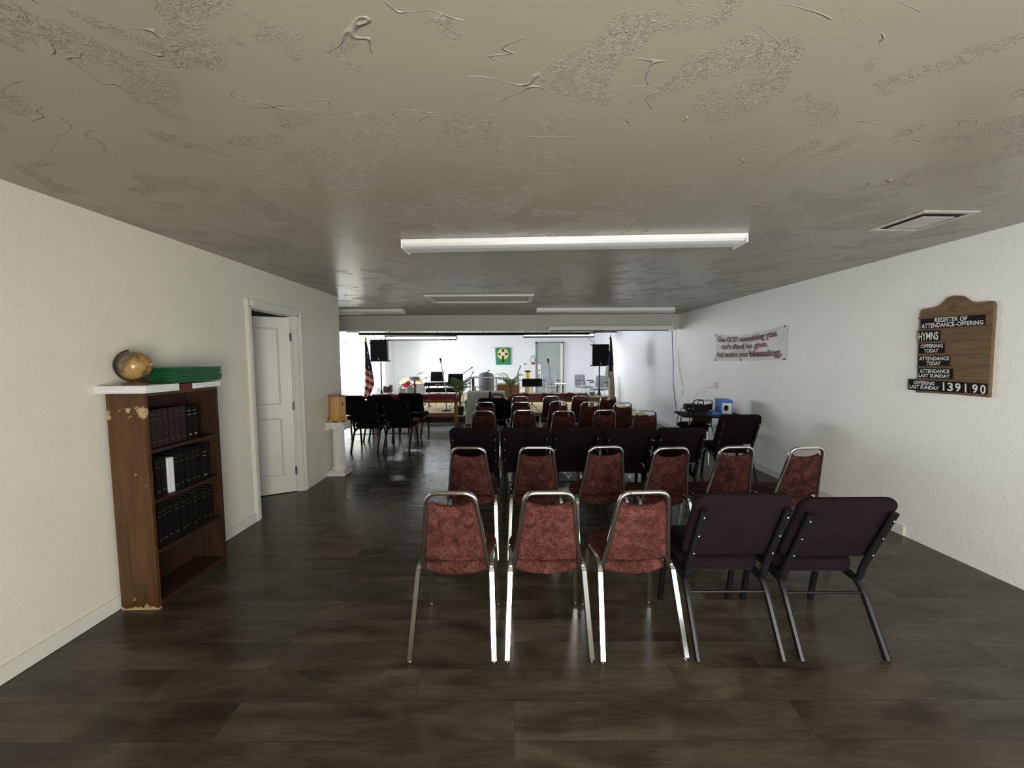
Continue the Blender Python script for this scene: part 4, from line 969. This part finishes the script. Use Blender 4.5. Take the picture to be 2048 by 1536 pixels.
# drums
def drum(c_, r, l, ax_, shell, head, name, label, group=None):
    t = thing(name, label, 'drum', c_, 0, group); M_ = ax_.to_4x4()
    MB().lathe([(r, -l/2+.01), (r, l/2-.01)], 24, M_).build('shell', shell, t)
    for s_ in (-1, 1): MB().lathe([(r*.97, -.004), (r*.97, .004)], 24, M_ @ Matrix.Translation((0, 0, s_*(l/2-.008)))).build('head', head, t)
    b = MB()
    for s_ in (-1, 1): b.tube([M_ @ Vector((cos(a)*r*1.03, sin(a)*r*1.03, s_*(l/2-.01))) for a in [2*pi*k/28 for k in range(28)]], .012, 6, closed=True)
    b.build('rim', M_chrome, t); return t
Yd = 12.4
pd = at(816, 786, Yd+.35); bd = drum(Vector((pd.x, Yd+.35, ZS+.30)), .28, .36, Matrix.Rotation(pi/2, 3, 'X') @ Matrix.Rotation(.4, 3, 'Y'), M_black, M_grey, 'bass_drum', 'large dark bass drum at the left of the stage')
p1 = at(812, 766, Yd); dt = drum(Vector((p1.x, Yd-.05, p1.z)), .15, .2, Matrix.Rotation(.5, 3, 'X') @ Matrix.Rotation(-.3, 3, 'Y'), M_pinkred, M_gold, 'tom_drum', 'left red tom drum with golden head', 'tom drums')
p1 = at(835, 768, Yd); drum(Vector((p1.x, Yd, p1.z)), .14, .18, Matrix.Rotation(.5, 3, 'X') @ Matrix.Rotation(.2, 3, 'Y'), M_pinkred, M_gold, 'tom_drum', 'right tom drum with golden head', 'tom drums')
for k in list(bpy.data.objects):
    if k.name.startswith('tom_drum'): MB().tube([(0, .05, -.08), (0, .2, ZS-k.location.z+.01)], .012, 6).build('stand_tube', M_chrome, k)
MB().tube([(-.2, 0, -.2), (-.24, -.1, -.298)], .01, 6).tube([(.2, 0, -.2), (.24, -.1, -.298)], .01, 6).build('spur', M_chrome, bd)
def cymbal(px, py, Y, r, tilt, label):
    c_ = at(px, py, Y); t = thing('cymbal', label, 'cymbal', (c_.x, Y, ZS), 0, 'cymbals of the drum kit'); z = c_.z-ZS
    MB().lathe([(r, 0), (r*.4, .018), (r*.16, .03), (.01, .05)], 24, Matrix.Translation((0, 0, z)) @ Matrix.Rotation(tilt, 4, 'Y')).build('plate', M_brass, t)
    MB().tube([(0, 0, .2), (0, 0, z+.06)], .011, 8).build('pole', M_chrome, t)
    for k in range(3): a = 2*pi*k/3; MB().tube([(0, 0, .3), (cos(a)*.2, sin(a)*.2, .01)], .009, 6).build('leg', M_chrome, t)
cymbal(841, 747, 12.6, .22, -.32, 'upper tilted cymbal left of the music stand'); cymbal(853, 756, 12.2, .20, -.32, 'lower tilted cymbal touching the music stand')
p = at(829, 757, 10.6); t = thing('drum_throne', 'round grey padded stool on a black post by the drums', 'stool', (p.x, 10.6, ZS)); z = p.z-ZS
MB().lathe([(.05, z-.05), (.13, z-.045), (.15, z), (.13, z+.045), (.04, z+.055)], 24, Matrix.Diagonal((1, .6, 1, 1))).build('seat', M_grey, t)
MB().tube([(0, 0, .05), (0, 0, z-.03)], .025, 8).build('post', M_blackmet, t)
MB().lathe([(.2, 0), (.2, .02), (.04, .06)], 16).build('base', M_blackmet, t)
# keyboard on its stand
A, B = at(848, 768, 10.9), at(918, 768, 10.9)
t = thing('keyboard', 'black electronic keyboard on a stand left of the left palm', 'keyboard', (A.x, 10.9, 0)); w = B.x-A.x; z = at(880, 772, 10.9).z
MB().box(0, w, 0, .32, z, z+.09, .008).build('body', M_black, t)
MB().box(.05, w-.05, .17, .31, z+.091, z+.1).build('keys', M_white, t)
MB().box(w*.3, w*.46, -.003, 0, z+.042, z+.054).build('name_strip', M_ltgrey, t)
A2 = at(850, 785, 10.9)
ks = thing('keyboard_stand', 'black two-tier stand carrying the keyboard', 'stand', (A.x, 10.95, ZS))
MB().box(.04, w-.0, -.05, .25, A2.z-ZS, A2.z-ZS+.11, .006).build('lower_tier', M_black, ks)
for x in (.1, w-.1):
    MB().tube([(x, .1, .0), (x, .1, z-ZS-.002)], .018, 8).build('upright', M_blackmet, ks)
    MB().tube([(x, -.15, .012), (x, .35, .012)], .012, 8).build('foot', M_blackmet, ks)
p = at(842, 771, 11.6); b = MB(); b.box(-.12, .12, -.08, .08, ZS, p.z+.06, .01); o = b.build('amplifier', M_ltgrey, loc=(p.x, 11.6, 0)); tag(o, 'small silver amplifier between drums and keyboard', 'amplifier')

# palms
def palm(px, Y, z0, top, label, seed, hp=.21):
    rnd = random.Random(seed); x = at(px, 800, Y).x
    t = thing('potted_palm', label, 'potted plant', (x, Y, z0), 0)
    MB().lathe([(.075, 0), (.105, hp), (.10, hp), (.095, hp-.02), (.01, hp-.025)], 20).build('pot', M_black, t)
    zt = at(px, top, Y).z-z0; st_ = MB(); lf = MB()
    for k in range(19):
        a = 2*pi*k/19+rnd.uniform(-.2, .2); rise = rnd.uniform(.55, 1.0); reach = rnd.uniform(.22, .46)
        crown = Vector((rnd.uniform(-.03, .03), rnd.uniform(-.03, .03), zt*.45*rnd.uniform(.8, 1.1)))
        pts = [Vector((crown.x*.3, crown.y*.3, hp-.05)), crown]
        for i in range(1, 9):
            q_ = i/8; pts.append(crown+Vector((cos(a)*reach*q_**1.3, sin(a)*reach*q_**1.3, (zt-crown.z)*rise*(1.55*q_-.75*q_*q_*(1.3-rise*.3)))))
        st_.tube(pts, .006, 5, taper=[1.2, 1]+[1-.1*i for i in range(8)])
        for i in range(3, len(pts)):
            p, d = pts[i], (pts[i]-pts[i-1]).normalized(); side = d.cross(Vector((0, 0, 1))).normalized()
            for sgn in (-1, 1):
                for sub in (0, .5):
                    c0 = pts[i-1].lerp(p, sub+.5 if sub else .99); ll = (.20-.012*i)*rnd.uniform(.8, 1.15)
                    tip = c0+side*sgn*ll*.75+d*ll*.55+Vector((0, 0, -ll*.25)); mid = c0.lerp(tip, .5)+Vector((0, 0, .012)); wv = d*.015
                    v = [lf.b.verts.new(c) for c in (c0, mid-wv, tip, mid+wv)]; lf._f(v)
    st_.build('stem', M_stem, t); lf.build('fronds', M_leaf, t); return t
palm(920, 9.42, ZS, 741, 'tall potted palm left of the cloth table', 3)
palm(1021, 11.3, ZS, 738, 'potted palm behind the right kneeling rail end', 8)

# armchairs on the stage
def armchair(px, py, Y, rz, label, w=.5, name='armchair'):
    c_ = at(px, py, Y); t = thing(name, label, 'chair', (c_.x, Y, ZS), rz, 'grey armchairs on the stage')
    MB().pad(rrect(w-.06, .44, .04, 4, 0, 0), .05, .02, .008, Matrix.Translation((0, 0, .40))).build('seat', M_grey, t)
    MB().pad(rrect(w-.06, .38, .04, 4, 0, .19), .035, .014, .006, basis((0, .22, .46), (1, 0, 0), (0, .15, 1))).build('backrest', M_grey, t)
    for s_ in (-1, 1):
        MB().tube(fillet([(s_*w/2, -.22, 0), (s_*w/2, -.20, .62), (s_*w/2, .2, .62)], .04), .012, 8).build('arm_frame', M_ltgrey, t)
        MB().tube([(s_*w/2, .26, 0), (s_*w/2, .2, .45), (s_*(w/2-.02), .29, .86)], .012, 8).build('leg', M_ltgrey, t)
        MB().box(s_*w/2-.022, s_*w/2+.022, -.19, .14, .625, .65, .01).build('armrest', M_black, t)
    return t
armchair(1102, 780, 13.0, radians(20), 'grey armchair in front of the grey door', .55)
armchair(1168, 780, 12.9, radians(28), 'left grey armchair of the pair at the right of the stage')
armchair(1199, 780, 11.9, radians(-35), 'right grey armchair behind the speaker stand')
# big rounded chair and open lectern frame
c_ = at(973, 772, 12.0); t = thing('tub_chair', 'grey rounded tub chair at the centre of the stage', 'chair', (c_.x, 12.0, ZS))
def tub(u, v):
    a = pi*(1.0*u); r = .25; zz = .42+v*(.34+.22*sin(pi*u)**.6); return Vector((-cos(a)*r, -sin(a)*r*.85, zz))
b = MB(); b.grid(tub, 24, 6); b.solid(.05); b.build('backrest', M_grey, t)
MB().lathe([(.22, .36), (.24, .38), (.24, .45), (.2, .47)], 24, Matrix.Translation((0, .05, 0))).build('seat', M_grey, t)
for sx in (-1, 1):
    for sy in (-1, 1): MB().tube([(sx*.16, sy*.14+.03, .36), (sx*.2, sy*.18+.03, 0)], .014, 6).build('leg', M_ltgrey, t)
A, B = at(937, 755, 10.4), at(1003, 755, 10.4); bt_ = at(970, 783, 10.4)
t = thing('lectern', 'open lectern of thin metal tubes with a flat glass top, behind the cloth table', 'lectern', ((A.x+B.x)/2, 10.4, ZS)); w = (B.x-A.x)/2; z = A.z-ZS
MB().box(-w, w, -.2, .2, z-.01, z+.004, .002).build('top', M_ltgrey, t)
for x, mt_ in ((-w*.72, M_blackmet), (w*.68, M_white)):
    for y in (-.15, .15): MB().tube([(x, y, 0), (x, y, z-.01)], .018, 8).build('upright', mt_, t)
MB().tube([(-w*.72, -.15, z*.72), (w*.68, -.15, z*.72)], .01, 6).tube([(-w*.72, -.15, z*.3), (w*.68, -.15, z*.3)], .01, 6).build('crossbar', M_grey, t)
MB().box(-w*.7, w*.66, -.13, .13, z*.42, z*.45).build('shelf', M_white, t)
p = at(944, 770, 10.25); b = MB(); b.box(-.035, .035, -.02, .02, z*.45+ZS+.001, z*.45+ZS+.23, .004); o = b.build('book', M_gold, loc=(p.x+.06, 10.42, 0)); tag(o, 'upright yellow book on the lectern shelf', 'book')
# handrail by the steps
t = thing('handrail', 'white tube handrail beside the left palm', 'handrail', (-1.12, 10.0, ZS))
MB().tube(fillet([(.0, 0, 0), (.0, 0, .58), (-.22, .3, .45), (-.22, .3, 0)], .06), .016, 8).build('rail', M_white, t)
b = MB(); b.box(-.13, .13, -.1, .1, ZS, ZS+.28, .01); o = b.build('floor_speaker', M_grey, loc=(-1.17, 10.35, 0)); tag(o, 'grey floor monitor speaker behind the left palm pot', 'speaker')
# desk with white cloth
A, B = at(992, 766, 12.3), at(1036, 766, 12.3); t = thing('desk', 'low brown wooden desk behind the right palm', 'desk', (A.x, 12.3, ZS)); w = B.x-A.x; z = at(1000, 770, 12.3).z-ZS
MB().box(0, w, 0, .5, z-.03, z, .004).build('desk_top', M_brown, t); MB().box(.02, w-.02, .02, .04, .1, z-.03).build('front_panel', M_brown, t)
for x in (.03, w-.03): MB().box(x-.02, x+.02, .03, .47, 0, z-.03).build('side', M_brown, t)
b = MB(); b.box(.02, w*.8, .02, .42, 0, .06, .02); o = b.build('folded_cloth', M_cloth, loc=(A.x, 12.3, ZS+z+.001)); tag(o, 'folded white cloth on the brown desk', 'cloth')
# shelf unit
A, B = at(1036, 766, 12.9), at(1061, 766, 12.9); t = thing('shelf_unit', 'cream open shelf unit behind the wide music stand', 'shelf unit', (A.x, 12.9, ZS)); w = B.x-A.x; z = A.z-ZS
for x in (0, w-.06): MB().box(x, x+.06, 0, .3, 0, z, .003).build('side', M_pine, t)
for k in range(4): MB().box(.06, w-.06, .01, .3, z*k/3.2+.02, z*k/3.2+.045).build('shelf', M_fdoor, t)
c_ = at(1055, 741, 12.6); t = thing('conga_drum', 'tall yellow wooden hand drum with dark rim near the grey door', 'drum', (c_.x, 12.4, ZS)); z = at(1055, 741, 12.4).z-ZS
MB().lathe([(.07, 0), (.085, .3), (.105, z*.6), (.088, z-.04)], 20).build('shell', M_gold, t)
MB().lathe([(.094, z-.05), (.096, z-.01), (.07, z)], 20).build('rim', M_black, t)
# round stool
c_ = at(1120, 767, 11.6); t = thing('round_table', 'small round table with pale top beside the microphone boom', 'table', (c_.x, 11.6, ZS)); z = c_.z-ZS
MB().lathe([(.19, z-.025), (.20, z-.02), (.20, z-.004), (.19, z)], 28).build('table_top', M_fdoor, t)
for k in range(4):
    a = pi/2*k+.6; MB().tube([(cos(a)*.10, sin(a)*.10, z-.02), (cos(a)*.17, sin(a)*.17, 0)], .012, 6).build('leg', M_blackmet, t)
c_ = at(1184, 792, 10.6); t = thing('waste_basket', 'small grey waste basket at the right of the stage', 'waste basket', (c_.x, 10.6, ZS)); z = at(1184, 784, 10.6).z-ZS
MB().lathe([(.05, 0), (.065, z), (.06, z), (.048, .02)], 16, square=.8).build('bin', M_grey, t)
# book display at left
A, B = at(749, 786, 11.0), at(783, 786, 11.0); w = B.x-A.x; z = A.z-ZS
t = thing('side_table', 'small white table holding maroon books left of the drums', 'table', (A.x, 11.0, ZS))
MB().box(0, w, 0, .3, z-.02, z, .004).build('table_top', M_white, t)
for x in (.03, w-.03):
    for y in (.03, .27): MB().box(x-.015, x+.015, y-.015, y+.015, 0, z-.02).build('leg', M_white, t)
for k, hh in enumerate((.19, .17, .18, .22)):
    b = MB(); b.box(0, .045, 0, .15, 0, hh, .003); o = b.build('book', M_maroonbk if k != 1 else M_redbk, loc=(A.x+.235+k*.062, 11.05, ZS+z+.001)); tag(o, ['leftmost', 'second from left', 'second from right', 'rightmost and tallest'][k]+' maroon book standing on the small white table', 'book', 'books on the small white table')
b = MB(); b.prism([(0, 0), (.14, 0), (.11, .16), (.03, .16)], .02, basis((0, 0, 0), (1, 0, 0), (0, .25, 1))); o = b.build('card_holder', M_white, loc=(A.x+.02, 11.08, ZS+z+.004)); tag(o, 'white card holder beside the maroon books', 'card holder')
